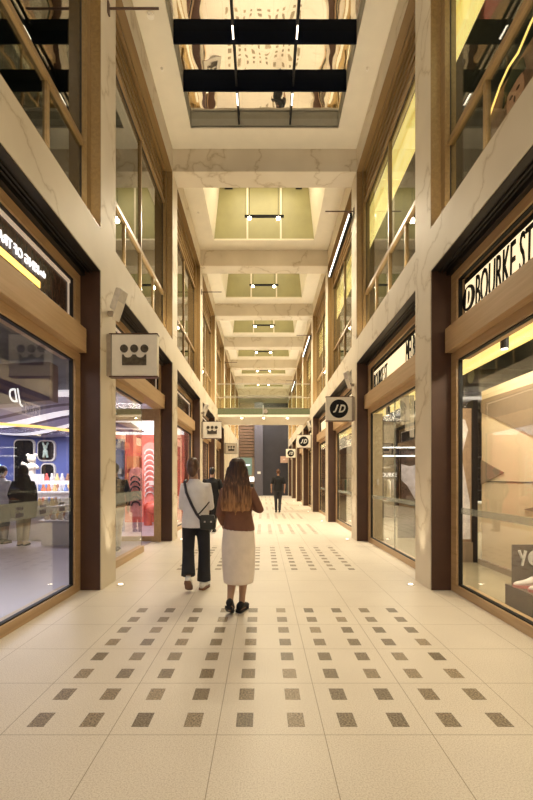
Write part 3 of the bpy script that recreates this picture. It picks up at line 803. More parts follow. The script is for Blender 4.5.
# bulkhead with reversed letters
bk = thing('curved_bulkhead', 'dusky purple ceiling bulkhead carrying white reversed letters', 'bulkhead', (-4.6, 7.2, 2.55))
rs = []
for i in range(21):
    u = i/20; x = -8.5+u*4.9; y = 7.0+.4*math.sin(u*2.6)
    z = 2.50+.25*u
    rs.append([(x, y, z), (x, y+.3, z), (x, y+.3, 3.4), (x, y, 3.4)])
MB().rings(rs).build('fascia', plain('mauve', (.26, .19, .24), .45, vary=.06), bk)
MB().text('JD', lambda u, v, w_: (-3.93-u, 6.98-w_, 2.60+v), .22, .30, shear=.3).build('lettering', 'whiteglow', bk)
MB().tube([(-8.5, 7.0, 2.50), (-7, 7.3, 2.48), (-5.5, 7.6, 2.46), (-4.2, 8.0, 2.40), (-3.6, 8.6, 2.36)], .025).build('gold_trim', 'yellowglow2', bk)

def table(name, x0, x1, y0, y1, h, mat, label):
    r = thing(name, label, 'table', ((x0+x1)/2, (y0+y1)/2, .012))
    MB().box(x0, x1, y0, y1, h-.05, h).build('top', 'white', r, bevel=.01)
    MB().box(x0+.05, x1-.05, y0+.05, y1-.05, .012, h-.05).build('base', mat, r)
    return r
table('display_counter', -7.0, -4.7, 9.7, 10.4, .80, 'white', 'white display counter crowded with small goods behind the left window')
table('display_counter', -6.9, -4.8, 11.0, 11.6, 1.10, 'white', 'taller white counter against the blue shop wall')
table('display_counter', -4.75, -3.5, 9.0, 9.5, .55, 'white', 'low white display counter nearest the left window')
cols = [(.75, .25, .12), (.8, .7, .55), (.7, .12, .1), (.2, .3, .6), (.8, .55, .25), (.6, .6, .62), (.35, .18, .1)]
gm = [plain('goods_%d' % i, c, .5, vary=.3, scale=30) for i, c in enumerate(cols)]
ORD = ['first', 'second', 'third', 'fourth', 'fifth', 'sixth', 'seventh', 'eighth', 'ninth', 'tenth', 'eleventh', 'twelfth', 'thirteenth', 'fourteenth']
CN = ['orange', 'beige', 'red', 'blue', 'amber', 'grey', 'brown']
def goods(x0, x1, y0, y1, z, nx, ny, where):
    protos = {}
    for i in range(nx):
        for j in range(ny):
            q = random.randrange(len(gm)); x = x0+(x1-x0)*(i+.5)/nx+random.uniform(-.006, .006); y = y0+(y1-y0)*(j+.5)/ny
            if q not in protos:
                m_ = MB()
                m_.loft([(0, 0, 0, .05, .04), (0, 0, .02, .065, .05), (0, 0, .07, .06, .045), (0, 0, .12, .03, .03), (0, 0, .15, .034, .034), (0, 0, .19, .02, .02)], 10)
                o = m_.build('souvenir', gm[q], sm=True, keep=True); protos[q] = o
            else:
                o = protos[q].copy(); C.objects.link(o)
            o.location = (x, y, z); tag(o, '%s souvenir in the %s row on %s, %s from the left' % (CN[q], ['front', 'middle' if ny > 2 else 'back', 'back'][j], where, ORD[i]), 'souvenir', 'souvenirs on '+where)
goods(-6.9, -4.8, 9.78, 10.32, .80, 14, 3, 'the crowded white counter')
goods(-5.95, -4.9, 11.04, 11.36, 1.10, 7, 2, 'the taller white counter')
goods(-4.7, -3.55, 9.05, 9.45, .55, 8, 2, 'the low white counter')
rs_ = thing('display_riser', 'white riser tray at the back of the taller counter', 'riser', (-5.4, 11.5, 1.10))
MB().box(-5.95, -4.85, 11.42, 11.58, 1.10, 1.38).build('box', 'white', rs_)
goods(-5.9, -4.9, 11.43, 11.57, 1.38, 7, 1, 'the white riser')
BXp = -6.12
pl = MB(); pl.ball((BXp, 11.3, 1.74), .12); pl.ball((BXp, 11.3, 1.96), .11); pl.ball((BXp-.1, 11.3, 2.05), .045); pl.ball((BXp+.1, 11.3, 2.05), .045)
pl.tube([(BXp+.1, 11.28, 1.78), (BXp+.22, 11.2, 1.7)], .04); pl.tube([(BXp-.1, 11.28, 1.78), (BXp-.22, 11.2, 1.84)], .04)
pl.loft([(BXp, 11.3, 1.10, .08, .08), (BXp, 11.3, 1.66, .07, .07)])
tag(pl.build('plush_toy', plain('cream_plush', (.66, .60, .48), .9, vary=.2), sm=True), 'cream plush bear on a stand on the taller counter', 'toy')
tag(MB().box(-6.0, -5.65, 11.02, 11.03, 1.28, 1.55).box(-5.84, -5.81, 11.02, 11.03, 1.10, 1.28).build('price_card', 'white'), 'white price card on the taller counter', 'card')
sg2 = MB().box(-9.9, -7.7, 12.5, 12.58, 1.2, 1.35).box(-9.9, -7.8, 12.5, 12.58, 2.15, 2.3)
tag(sg2.build('light_shelf', glow('pink_light', (1, .45, .45), 1.4)), 'pink lit shelves at the left of the blue wall', 'shelf')
tag(MB().box(-9.9, -7.7, 12.48, 12.56, 1.55, 1.85).build('screen', glow('blue_screen', (.2, .5, 1.0), 1.5)), 'blue glowing screen between the pink shelves', 'screen')

# coral scenery seen through the entry
sc1 = thing('coral_display', 'coral red scenery wall with stacked white scallop arches', 'display', (-3.9, 13.9, 0))
MB().box(-5.1, -2.56, 13.9, 14.1, .012, 2.85).build('panel', 'red', sc1)
MB().box(-5.0, -2.56, 13.86, 13.9, 2.86, 3.4).build('light_panel', 'whiteglow', sc1)
def scallops(xc, z0, nn, r0, dz, mat, nm, y):
    b = MB()
    for i in range(nn):
        zc = z0+dz*i
        b.tube([(xc+r0*math.cos(PI*j/12), y-.01*i, zc+r0*math.sin(PI*j/12)*1.0) for j in range(13)], .022, 6)
    b.build(nm, mat, sc1)
def arch(xc, hw, ztop, y):
    MB().prism([(xc+hw*math.cos(PI*j/14), ztop-hw+hw*math.sin(PI*j/14)) for j in range(15)]+[(xc-hw, .3), (xc+hw, .3)], lambda u, v: (u, y, v), lambda u, v: (u, y+.12, v)).build('arch', 'pink', sc1)
arch(-3.62, .25, 2.60, 13.72); scallops(-3.62, .85, 9, .15, .17, 'white', 'scallops', 13.68)
arch(-3.78, .20, 1.78, 12.7); scallops(-3.78, .62, 6, .13, .15, 'bronzedk', 'scallops', 12.67)
MB().box(-4.35, -3.95, 13.6, 13.88, 1.75, 2.15).build('shelf_box', 'orange', sc1)
MB().box(-4.35, -3.95, 13.6, 13.88, 1.2, 1.6).build('shelf_box', 'orange', sc1)
MB().box(-3.60, -3.38, 13.5, 13.58, 1.22, 1.36).build('white_label', 'white', sc1)
mu = MB(); mu.loft([(-3.22, 13.4, .012, .05, .05), (-3.22, 13.4, 2.45, .05, .05), (-3.22, 13.4, 2.55, .16, .16), (-3.22, 13.4, 2.7, .19, .19), (-3.22, 13.4, 2.85, .12, .12), (-3.22, 13.4, 2.93, .02, .02)])
mu.build('mushroom', 'pink', sc1, sm=True)
MB().ball((-3.3, 13.0, .55), (.35, .25, .2)).ball((-3.0, 12.9, .75), (.2, .2, .16)).build('seat', 'red', sc1, sm=True)
MB().loft([(-3.5, 13.0, .012, .12, .12), (-3.5, 13.0, .5, .12, .12)]).build('leg', 'red', sc1)
# blue rack seen in the entry
rk = thing('garment_display', 'pale blue panel rack inside the left entry', 'rack', (-3.9, 11.5, 0))
MB().box(-4.15, -3.75, 11.5, 11.6, .012, 2.5).build('panel', plain('pale_blue', (.22, .27, .45), .5), rk)
MB().box(-4.1, -3.8, 11.44, 11.5, 1.55, 1.7).build('label', 'white', rk)
# red sculpture in third window
rd = MB()
for i in range(9):
    a = i*1.3
    rd.ball((-3.15+.12*math.cos(a), 15.9+.1*math.sin(a), 1.15+i*.17), (.26-.012*i, .24, .14))
rd.loft([(-3.15, 15.9, .012, .2, .2), (-3.15, 15.9, 1.1, .16, .16)])
tag(rd.build('red_sculpture', 'red', sm=True), 'bulging red sculpture in the third left window', 'sculpture')
tag(MB().box(-4.2, -2.6, 17.5, 17.55, 1.9, 3.3).build('backlit_wall', 'whiteglow'), 'bright white panel behind the red sculpture', 'light')

# ------------------------------------------------------------------ right shop content
pt = thing('display_partition', 'long cream partition with dark triangles behind the nearest right window', 'partition', (3.66, 4.0, 0))
MB().box(3.62, 3.75, 1.2, 7.07, .012, 2.87).build('panel', 'shopcream', pt)
MB().box(3.56, 3.80, 1.2, 7.07, 0.012, .10).build('plinth', 'taupe', pt)
tri = MB()
def trib(pts):
    tri.prism(pts, lambda u, v: (3.60, u, v), lambda u, v: (3.62, u, v))
trib([(7.06, 1.73), (7.06, 1.33), (6.4, 1.52)])
trib([(7.06, 2.52), (4.9, 1.69), (3.2, 1.9), (3.2, 2.66), (7.06, 2.72)])
trib([(5.9, 1.0), (5.0, 1.18), (5.0, .92)])
tri.build('triangle', 'taupe', pt)
MB().box(3.610, 3.619, 1.2, 7.07, 1.372, 1.382).box(3.610, 3.619, 5.06, 5.07, .1, 2.86).build('joint_line', 'black', pt)
pc = thing('poster_column', 'dark edged column with a flowing white and pink poster', 'display', (3.2, 7.4, 0))
MB().box(3.0, 3.54, 7.25, 7.35, .35, 2.62).build('board', plain('beige_board', (.40, .28, .19), .4), pc)
MB().box(3.54, 3.62, 7.20, 7.40, .012, 2.75).build('edge_post', 'black', pc)
MB().box(3.0, 3.54, 7.2, 7.4, .012, .35).build('foot', 'taupe', pc)
MB().prism([(3.1, .40), (3.51, .40), (3.50, 1.02), (3.36, 1.8), (3.47, 2.25), (3.42, 2.42), (3.2, 2.52), (3.1, 2.5)], lambda u, v: (u, 7.225, v), lambda u, v: (u, 7.25, v)).build('printed_figure', plain('white_pink_print', (.82, .75, .82), .5, vary=.3, scale=5), pc)
# spots under the luminous ceiling
def spot(x, y, z, label):
    r = thing('track_spot', label, 'light', (x, y, z-.25), 'black track spots in the right shop')
    MB().tube([(x, y, z-.21), (x, y, z-.03)], .045, 14).build('can', 'black', r)
    MB().box(x-.012, x+.012, y-.06, y+.06, z-.03, z).build('arm', 'black', r)
    MB().disc((x, y, z-.212), .036, 'z', .006, 14).build('lens', 'ledwarm', r)
spot(2.80, 4.95, 3.14, 'black spot with pale bracket inside the nearest right window')
spot(2.80, 6.4, 3.12, 'black spot deeper inside the nearest right window')
spot(2.72, 9.3, 3.02, 'farther black spot in the second right window')
spot(2.72, 8.3, 3.02, 'nearer black spot in the second right window')
tr = MB().box(2.77, 2.83, 1.2, 30, 3.14, 3.18); tag(tr.build('lighting_track', 'black'), 'long black lighting track inside the right shop', 'track')
# ducts
for y in (7.6, 9.6, 12.0):
    tag(MB().tube([(3.7, y, 3.25), (8.8, y, 3.25)], .13, 12).build('air_duct', 'concrete'), 'grey ceiling duct in the right shop %s' % {7.6: 'just past the cream partition', 9.6: 'above the shelving', 12.0: 'nearest the back wall'}[y], 'duct')
# beige plinth, sneakers, card
pd = thing('shoe_plinth', 'dark plinth in the nearest right window beneath the pale sneakers', 'plinth', (2.93, 4.05, 0))
MB().box(2.62, 3.10, 3.3, 4.62, .012, .29).build('body', 'taupe2', pd)
cd = thing('logo_card', 'small card with a white roundel on the shoe plinth', 'sign', (2.95, 4.25, .72))
MB().box(2.66, 3.08, 4.55, 4.57, .29, .72).build('card', 'taupe2', cd)
MB().disc((2.90, 4.535, .58), .085, 'y', .01, 30).build('roundel', 'white', cd)
MB().text('N', lambda u, v, w_: (2.86+u, 4.525-w_, .54+v), .08, .08, shear=.3, bold=.03).build('lettering', 'black', cd)
MB().tube([(2.72, 4.535, .66), (2.75, 4.535, .58)], [.015, .014]).tube([(2.79, 4.535, .66), (2.75, 4.535, .50)], [.015, .014]).build('letter', 'white', cd)
def shoe(name, mat, sole, label, cat='shoe', group=None, L=.28):
    r = thing(name, label, cat, (0, 0, 0), group)
    up = []
    for t, wd, ht in ((0, .02, .05), (.06, .036, .085), (.2, .038, .10), (.4, .036, .095), (.55, .040, .07), (.75, .045, .052), (.9, .040, .04), (1.0, .018, .028)):
        y = t*L-L/2
        up.append([(wd*math.cos(a), y, .02+max(0, ht*(.5+.5*math.sin(a)))*1) if True else None for a in [2*PI*i/14 for i in range(14)]])
    MB().rings(up).build('upper', mat, r, sm=True, keep=True)
    so = []
    for t, wd in ((0, .022), (.08, .038), (.3, .037), (.5, .036), (.72, .048), (.9, .042), (1.0, .02)):
        y = t*(L+.015)-(L+.015)/2
        so.append([(-wd, y, 0), (wd, y, 0), (wd, y, .028), (-wd, y, .028)])
    MB().rings(so).build('sole', sole, r, keep=True)
    return r
M['pinkwhite'] = plain('pink_white_sneaker', (.88, .82, .80), .5, vary=.15, scale=12)
M['pinksole'] = plain('pink_sole', (.75, .30, .28), .5)
s1 = shoe('sneaker', 'pinkwhite', 'pinksole', 'pale pink and white sneaker at the far end of the shoe plinth', group='sneakers on the plinth')
s1.location = (2.76, 4.44, .29); s1.rotation_euler = (0, 0, 1.45)
dup(s1, (2.80, 4.24, .29), 'pale pink and white sneaker at the frame edge on the shoe plinth', rotz=1.3)
# white sneaker lightbox etc. in bay 1
c1 = thing('cream_fin_wall', 'tall pale cream panel at the left of the second right window', 'panel', (3.0, 10.4, 0))
MB().box(2.50, 2.80, 10.0, 10.1, .012, 2.95).build('panel', plain('pale_cream', (.70, .60, .42), .4), c1)
MB().box(2.66, 2.71, 9.97, 10.0, 1.28, 1.42).build('switch_plate', 'signcream', c1)
for i, (x, lab) in enumerate(((2.86, 'hanging white garments near the second right window glass'),)):
    h = thing('hanging_panel', lab, 'display', (x, 6.9, 2.3))
    for q in range(3): MB().box(2.60+q*.09, 2.67+q*.09, 8.05, 8.10, 2.45-.12*q, 3.0).build('strip', 'white', h)
sh = thing('shoe_wall', 'dark shelving wall with rows of shoes and a glowing white sign', 'shelving', (5.2, 15.5, 0))
MB().box(3.95, 8.8, 15.5, 15.6, .012, 3.45).build('panel', 'dark', sh)
for z in (.6, 1.0, 1.4, 1.8, 2.2): MB().box(4.0, 8.7, 15.2, 15.5, z, z+.03).build('shelf', 'concrete', sh)
MB().box(4.0, 7.5, 15.17, 15.2, 2.22, 2.26).box(4.0, 7.5, 15.17, 15.2, 2.52, 2.56).build('light_line', 'ledwhite', sh)
MB().text('BOURKE ST', lambda u, v, w_: (4.12+u, 15.15-w_, 1.50+v), .85, .14).build('lettering', 'whiteglow', sh)
pr = None
wc = [('white', 'white'), ('black', 'white'), ('blue', 'white'), ('orange', 'white'), ('concrete', 'black')]
protos = []
SN = ['white', 'black', 'blue', 'orange', 'grey']
for i, (a_, b_) in enumerate(wc):
    protos.append(shoe('shelf_shoe', a_, b_, SN[i] + ' shoe on the dark shelving wall', group='shoes on the dark shelving wall'))
used = set()
ORD = ['first', 'second', 'third', 'fourth', 'fifth', 'sixth', 'seventh', 'eighth', 'ninth', 'tenth', 'eleventh', 'twelfth', 'thirteenth', 'fourteenth']
for zi, z in enumerate((.63, 1.03, 1.83)):
    for i in range(12):
        q = random.randrange(5); loc = (4.15+i*.26, 15.33, z)
        if q not in used: used.add(q); o = protos[q]; o.location = loc
        else: o = dup(protos[q], loc)
        o['label'] = '%s shoe on the %s shelf of the dark shelving wall, %s' % (SN[q], ['lowest stocked', 'middle stocked', 'top stocked'][zi], 'leftmost' if i == 0 else ORD[i]+' from the left')
        o.rotation_euler = (0, 0, PI/2-.3)
for q in range(5):
    if q not in used: protos[q].location = (7.6+q*.2, 15.33, 1.03)
sp_ = thing('print_banner', 'white and lilac printed banner in the second right shopfront', 'banner', (3.5, 10.2, .9))
MB().box(3.22, 3.75, 10.2, 10.23, .012, 1.95).build('board', 'black', sp_)
MB().prism([(3.30, 1.78), (3.5, 1.72), (3.72, 1.78), (3.72, 1.0), (3.62, .95), (3.45, 1.25), (3.30, 1.4)], lambda u, v: (u, 10.18, v), lambda u, v: (u, 10.2, v)).build('printed_shape', plain('lilac_print', (.62, .62, .75), .5, vary=.3, scale=6), sp_)
# racks
def rack(x, y, label, cm):
    r = thing('clothes_rack', label, 'rack', (x, y, 0))
    b = MB()
    for q in (-.6, .6): b.tube([(x+q, y, .03), (x+q, y, 1.45)], .015, 8).tube([(x+q, y-.22, .03), (x+q, y+.22, .03)], .015, 8)
    b.tube([(x-.6, y, 1.45), (x+.6, y, 1.45)], .015, 8).build('rail_frame', 'black', r)
    for i in range(9):
        xx = x-.5+i*.125; m_ = cm[i % len(cm)]
        MB().loft([(xx, y, .75+.1*(i % 2), .035, .20), (xx, y, 1.2, .04, .21), (xx, y, 1.34, .035, .19), (xx, y, 1.40, .02, .05)], 12).build('garment', m_, r, sm=True)
M['green'] = plain('green_cloth', (.03, .20, .13), .7); M['denim'] = plain('grey_cloth', (.2, .2, .24), .8); M['tan'] = plain('tan_cloth', (.5, .38, .25), .8)
rack(4.0, 13.6, 'clothes rack with dark and white garments in the second right shopfront', ['black', 'white', 'denim'])
rack(3.6, 18.0, 'clothes rack with green and dark garments behind the third right pillar', ['green', 'black', 'tan'])
rack(3.5, 23.0, 'clothes rack with tan and dark garments far inside the right shop', ['tan', 'black', 'denim'])
table('display_counter', 4.6, 6.3, 11.3, 12.0, .8, 'shopcream', 'cream display counter in the middle of the second right shop')
lg = MB().tube([(2.95, 7.9, 2.95)], .01) if False else None
# portrait poster upstairs on the right
pp = thing('portrait_poster', 'large poster of a person in a dark cap behind the upper right window', 'poster', (2.55, 3.2, 4.7))
MB().box(2.785, 2.815, 1.9, 5.35, 4.70, 5.98).build('backdrop', plain('brown_leather_backdrop', (.22, .11, .075), .5, vary=.35, scale=6), pp)
pf = lambda d: (lambda u, v: (2.785-d, 4.74-u*1.6, 5.70+v*2.0-.05))
def ell(cx, cz, rx, rz, n=20): return [(cx+rx*math.cos(2*PI*i/n), cz+rz*math.sin(2*PI*i/n)) for i in range(n)]
skin = plain('printed_skin', (.62, .34, .23), .5, vary=.15); cap_m = plain('printed_cap', (.03, .04, .02), .6)
MB().prism(ell(.02, .0, .10, .115), pf(.01), pf(0)).build('face', skin, pp)
MB().prism([(-.05, -.08), (.07, -.08), (.12, -.35), (-.10, -.35)], pf(.008), pf(0)).build('neck', plain('printed_shirt', (.65, .58, .55), .5), pp)
MB().prism([(-.13, .03), (-.10, .13), (0, .17), (.11, .14), (.14, .06), (.05, .07), (-.05, .06)], pf(.014), pf(0)).build('cap', cap_m, pp)
MB().prism([(.10, -.12), (.17, -.10), (.30, -.35), (.10, -.35)], pf(.012), pf(0)).build('collar', plain('printed_white', (.6, .65, .8), .5), pp)
fe = MB()
fe.prism(ell(-.02, .015, .02, .008), pf(.016), pf(.01)); fe.prism(ell(.06, .015, .02, .008), pf(.016), pf(.01)); fe.prism(ell(.02, -.062, .026, .008), pf(.016), pf(.01)); fe.prism(ell(.02, -.02, .010, .018), pf(.014), pf(.01))
fe.build('features', plain('printed_features', (.12, .05, .035), .5), pp)
tb = MB().tube([(2.76, 2.5, 6.25), (2.76, 4.4, 6.12), (2.76, 4.62, 6.03), (2.76, 4.8, 6.05), (2.76, 4.97, 6.0), (2.76, 5.24, 5.82)], .012, 8)
tag(tb.build('neon_tube', 'yellowglow2'), 'bent yellow neon tube beside the portrait poster', 'light')

# ------------------------------------------------------------------ people (local: x right, y forward, z up)
def cloth(name, c, rough=.85, vary=.15): return plain(name, c, rough, vary=vary, scale=9, bump=.25)
SKIN = plain('skin', (.50, .30, .20), .5, vary=.05); SKIN2 = plain('tan_skin', (.42, .25, .16), .5, vary=.05)
def hand(b, w, d, side):
    w = Vector(w); d = Vector(d).normalized(); sx = Vector((0, 1, 0)) if abs(d.y) < .7 else Vector((0, 0, 1))
    acr = (sx - d*sx.dot(d)).normalized(); nrm = d.cross(acr)*side
    b.tube([w-d*.02, w+d*.03, w+d*.085], [.024, .034, .032], 10, flat=.6)
    for i, L in enumerate((.062, .072, .068, .052)):
        o = w+d*.08+acr*(.027-.018*i)
        b.tube([o, o+d*L*.5+nrm*.006, o+d*L*.85+nrm*.022], [.0095, .009, .008], 8)
    t = w+d*.03+acr*.03
    b.tube([t, t+acr*.025+d*.025, t+acr*.03+d*.055+nrm*.01], [.012, .011, .009], 8)
def person(label, loc, rot, J, skin, voxel=.008):
    """J: joint dictionary; the body is one remeshed surface"""
    r = thing('person', label, 'person', loc); r.rotation_euler = (0, 0, rot)
    b = MB()
    hz = J['head']; nk = J['neck']; H = hz[2]
    hx, hy, hzz = hz
    # trunk
    px, py, pz = J['pelvis']; cx, cy, cz = J['chest']
    b.loft([(px, py, pz-.08, .10, .08), (px, py, pz, .145, .10), (px, py, pz+.08, .13, .09), ((px+cx)/2, (py+cy)/2, (pz+cz)/2, .115, .085),
            (cx, cy, cz-.06, .13, .095), (cx, cy, cz+.05, .145, .09), (cx, cy, cz+.10, .115, .07), (nk[0], nk[1], nk[2]-.02, .06, .055)], 20)
    b.tube([(nk[0], nk[1], nk[2]-.05), (nk[0], nk[1]+.005, nk[2]+.03), (hx, hy-.01, hzz-.04)], [.055, .05, .05], 12)
    b.ball((hx, hy, hzz), (.072, .092, .108), 18, 12); b.ball((hx, hy+.03, hzz-.05), (.05, .055, .06))
    b.tube([(hx, hy+.085, hzz+.02), (hx, hy+.112, hzz-.018), (hx, hy+.09, hzz-.025)], [.008, .014, .008], 8)
    for s in (-1, 1): b.ball((hx+s*.074, hy-.005, hzz-.005), (.010, .02, .03), 8, 6)
    b.ball((hx, hy+.082, hzz-.055), (.024, .01, .008), 8, 6)
    for s, q in ((-1, 'l'), (1, 'r')):
        sh_, el, wr = J['sh'+q], J['el'+q], J['wr'+q]
        b.tube([(cx+s*.08, cy, cz+.07), sh_, Vector(sh_).lerp(Vector(el), .5), el, Vector(el).lerp(Vector(wr), .35), wr], [.05, .052, .044, .037, .037, .024], 12)
        hand(b, wr, Vector(wr)-Vector(el)+Vector(J.get('hd'+q, (0, 0, 0))), s)
        hp, kn, an, toe = J['hp'+q], J['kn'+q], J['an'+q], J['to'+q]
        b.tube([hp, Vector(hp).lerp(Vector(kn), .4), kn, Vector(kn).lerp(Vector(an), .3), Vector(kn).lerp(Vector(an), .75), an], [.085, .075, .052, .053, .036, .032], 14)
        an_, to_ = Vector(an), Vector(toe)
        heel = J.get('he'+q, (an_.x, an_.y-.05, an_.z-.06))
        b.tube([heel, an_.lerp(to_, .35)+Vector((0, 0, -.02)), to_], [.028, .034, .022], 10)
    body = b.build('body', skin, r, remesh=voxel, keep=True)
    body.location = (0, 0, 0)
    e = MB()
    for s in (-1, 1): e.ball((hx+s*.028, hy+.082, hzz+.012), (.013, .008, .008), 8, 6)
    o = e.build('eyes', 'black', r, keep=True); o.location = (0, 0, 0)
    return r
def wear(r, name, b, mat, voxel=.01, label=None):
    o = b.build(name, mat, r, remesh=voxel, keep=True, sm=not voxel); o.location = (0, 0, 0)
    if label: o['label'] = label
    return o
def mid(a, b_, t=.5): return tuple(Vector(a).lerp(Vector(b_), t))
def torso_cloth(b, J, sc=1.0, drop=0, hem=None, extra=.02, loose=.0):
    px, py, pz = J['pelvis']; cx, cy, cz = J['chest']; nk = J['neck']
    hz_ = hem if hem is not None else pz-drop
    e = extra
    b.loft([(px, py, hz_, .155+e+loose, .115+e+loose), (px, py, (hz_+pz)/2+.03, .152+e+loose, .115+e+loose*.8), ((px+cx)/2, (py+cy)/2, (pz+cz)/2, .13+e+loose*.8, .10+e+loose*.6),
            (cx, cy, cz-.04, .15+e+loose*.5, .11+e), (cx, cy, cz+.05, .155+e, .10+e), (cx, cy, cz+.10, .135+e*.5, .085+e*.5), ((cx+nk[0])/2, (cy+nk[1])/2, nk[2]-.035, .085, .07), (nk[0], nk[1], nk[2]-.005, .062, .06)], 24)
def sleeve(b, J, q, frac=1.0, r0=.066, r1=.05):
    s = -1 if q == 'l' else 1; cx, cy, cz = J['chest']
    sh_, el, wr = J['sh'+q], J['el'+q], J['wr'+q]
    if frac <= 1: end = mid(sh_, el, frac); b.tube([(cx+s*.07, cy, cz+.06), sh_, mid(sh_, el, frac*.6), end], [.075, r0+.004, r0, r0-.004], 14)
    else:
        end = mid(el, wr, frac-1); b.tube([(cx+s*.07, cy, cz+.06), sh_, mid(sh_, el), el, mid(el, end), end], [.075, r0+.004, r0-.002, r0-.010, r1, r1-.004], 14)
def trousers(b, J, radii, end=.97):
    px, py, pz = J['pelvis']
    b.loft([(px, py, pz-.12, .14, .115), (px, py, pz-.02, .165, .125), (px, py, pz+.08, .15, .115), (px, py, pz+.12, .142, .108)], 22)
    for q in 'lr':
        hp, kn, an = J['hp'+q], J['kn'+q], J['an'+q]; e = mid(kn, an, end)
        b.tube([(hp[0], hp[1], hp[2]+.02), mid(hp, kn, .45), kn, mid(kn, e, .5), e], radii, 18)
def shoes(r, J, mat, sole, W=1.0, back=True):
    for q in 'lr':
        an, toe = Vector(J['an'+q]), Vector(J['to'+q]); heel = Vector(J.get('he'+q, (an.x, an.y-.05, an.z-.06)))
        up = (an-heel); up = (an-mid(heel, toe, .3) if False else Vector(an)-Vector(mid(heel, toe, .3))).normalized()
        d = (toe-heel).normalized(); ac = d.cross(up).normalized(); up = ac.cross(d).normalized()
        L = (toe-heel).length+.05; o = heel-d*.03
        rs = []; ss = []
        prof = ((0, .026, .06), (.08, .038, .085), (.25, .040, .095), (.42, .040, .085), (.6, .045, .065), (.8, .045, .05), (.95, .032, .04), (1.0, .015, .03))
        for t, wd, ht in prof:
            c = o+d*(t*L); rs.append([tuple(c+ac*(wd*W*math.cos(a))+up*(-.012+ht*(.5+.5*math.sin(a)))) for a in [2*PI*i/14 for i in range(14)]])
            ss.append([tuple(c+ac*(k*wd*W*1.06)+up*h) for k, h in ((-1, -.034), (1, -.034), (1, -.008), (-1, -.008))])
        u = MB().rings(rs).build('shoe', mat, r, sm=True, keep=True); u.location = (0, 0, 0)
        s_ = MB().rings(ss).build('sole', sole, u, keep=True); s_.location = (0, 0, 0)

# --- woman with long hair and skirt (B)
J = dict(head=(-.012, .0, 1.52), neck=(-.012, -.015, 1.375), chest=(-.01, -.01, 1.20), pelvis=(.005, 0, .90),
    shl=(-.145, -.01, 1.285), ell=(-.195, -.04, 1.05), wrl=(-.165, .12, .92),
    shr=(.130, -.01, 1.285), elr=(.225, -.03, 1.09), wrr=(.135, .17, 1.13),
    hpl=(-.085, 0, .86), knl=(-.055, .02, .48), anl=(-.085, -.13, .13), tol=(-.078, .01, .04), hel=(-.09, -.17, .13),
    hpr=(.085, 0, .86), knr=(.055, .07, .47), anr=(.03, .06, .085), tor=(.075, .21, .028))
J['her'] = (.005, .01, .04)
BX, BY = -.258, 4.52
rB = person('long haired person in a brown sweater and long cream skirt walking away', (BX, BY, 0), 0, J, SKIN2)
b = MB(); torso_cloth(b, J, hem=.875, extra=.012, loose=.0); sleeve(b, J, 'l', 1.85, .056, .042); sleeve(b, J, 'r', 1.85, .056, .042)
wear(rB, 'sweater', b, cloth('brown_knit', (.19, .085, .052)), .011)
b = MB()
b.loft([(.0, -.01, .325, .155, .14), (.0, -.01, .36, .162, .145), (.0, -.0, .5, .175, .15), (.0, 0, .7, .18, .15), (.0, 0, .86, .168, .13), (.0, 0, .95, .15, .115)], 30)
wear(rB, 'skirt', b, cloth('cream_skirt', (.82, .72, .62), .8, .06), .012)
# hair: cap plus long fall down the back
hm = plain('brown_hair', (.055, .022, .012), .38, vary=.5, scale=5, stretch=(12, 12, .8), bump=.6)
b = MB(); hx, hy, hz = J['head']
b.loft([(hx, hy+.0, hz+.125, .02, .02), (hx, hy-.005, hz+.115, .055, .06), (hx, hy-.015, hz+.08, .083, .092), (hx, hy-.025, hz+.02, .095, .092), (hx, hy-.045, hz-.06, .105, .078),
        (hx-.0, -.085, hz-.15, .135, .060), (hx-.008, -.115, hz-.26, .155, .045), (hx-.012, -.125, hz-.36, .155, .04), (hx-.012, -.125, hz-.43, .145, .03)][::-1], 28)
for i in range(13):
    u = -1+i/6.0
    b.tube([(hx+u*.085, -.02-.04*math.cos(u), hz+.02), (hx+u*.125, -.105-.035*math.cos(u*1.2), hz-.18), (hx-.008+u*.148, -.13-.03*math.cos(u*1.3), hz-.34), (hx-.012+u*.145, -.128-.02*math.cos(u), hz-.45+.05*abs(u)-.025*math.sin(i*2.3))], [.022, .022, .018, .006], 8)
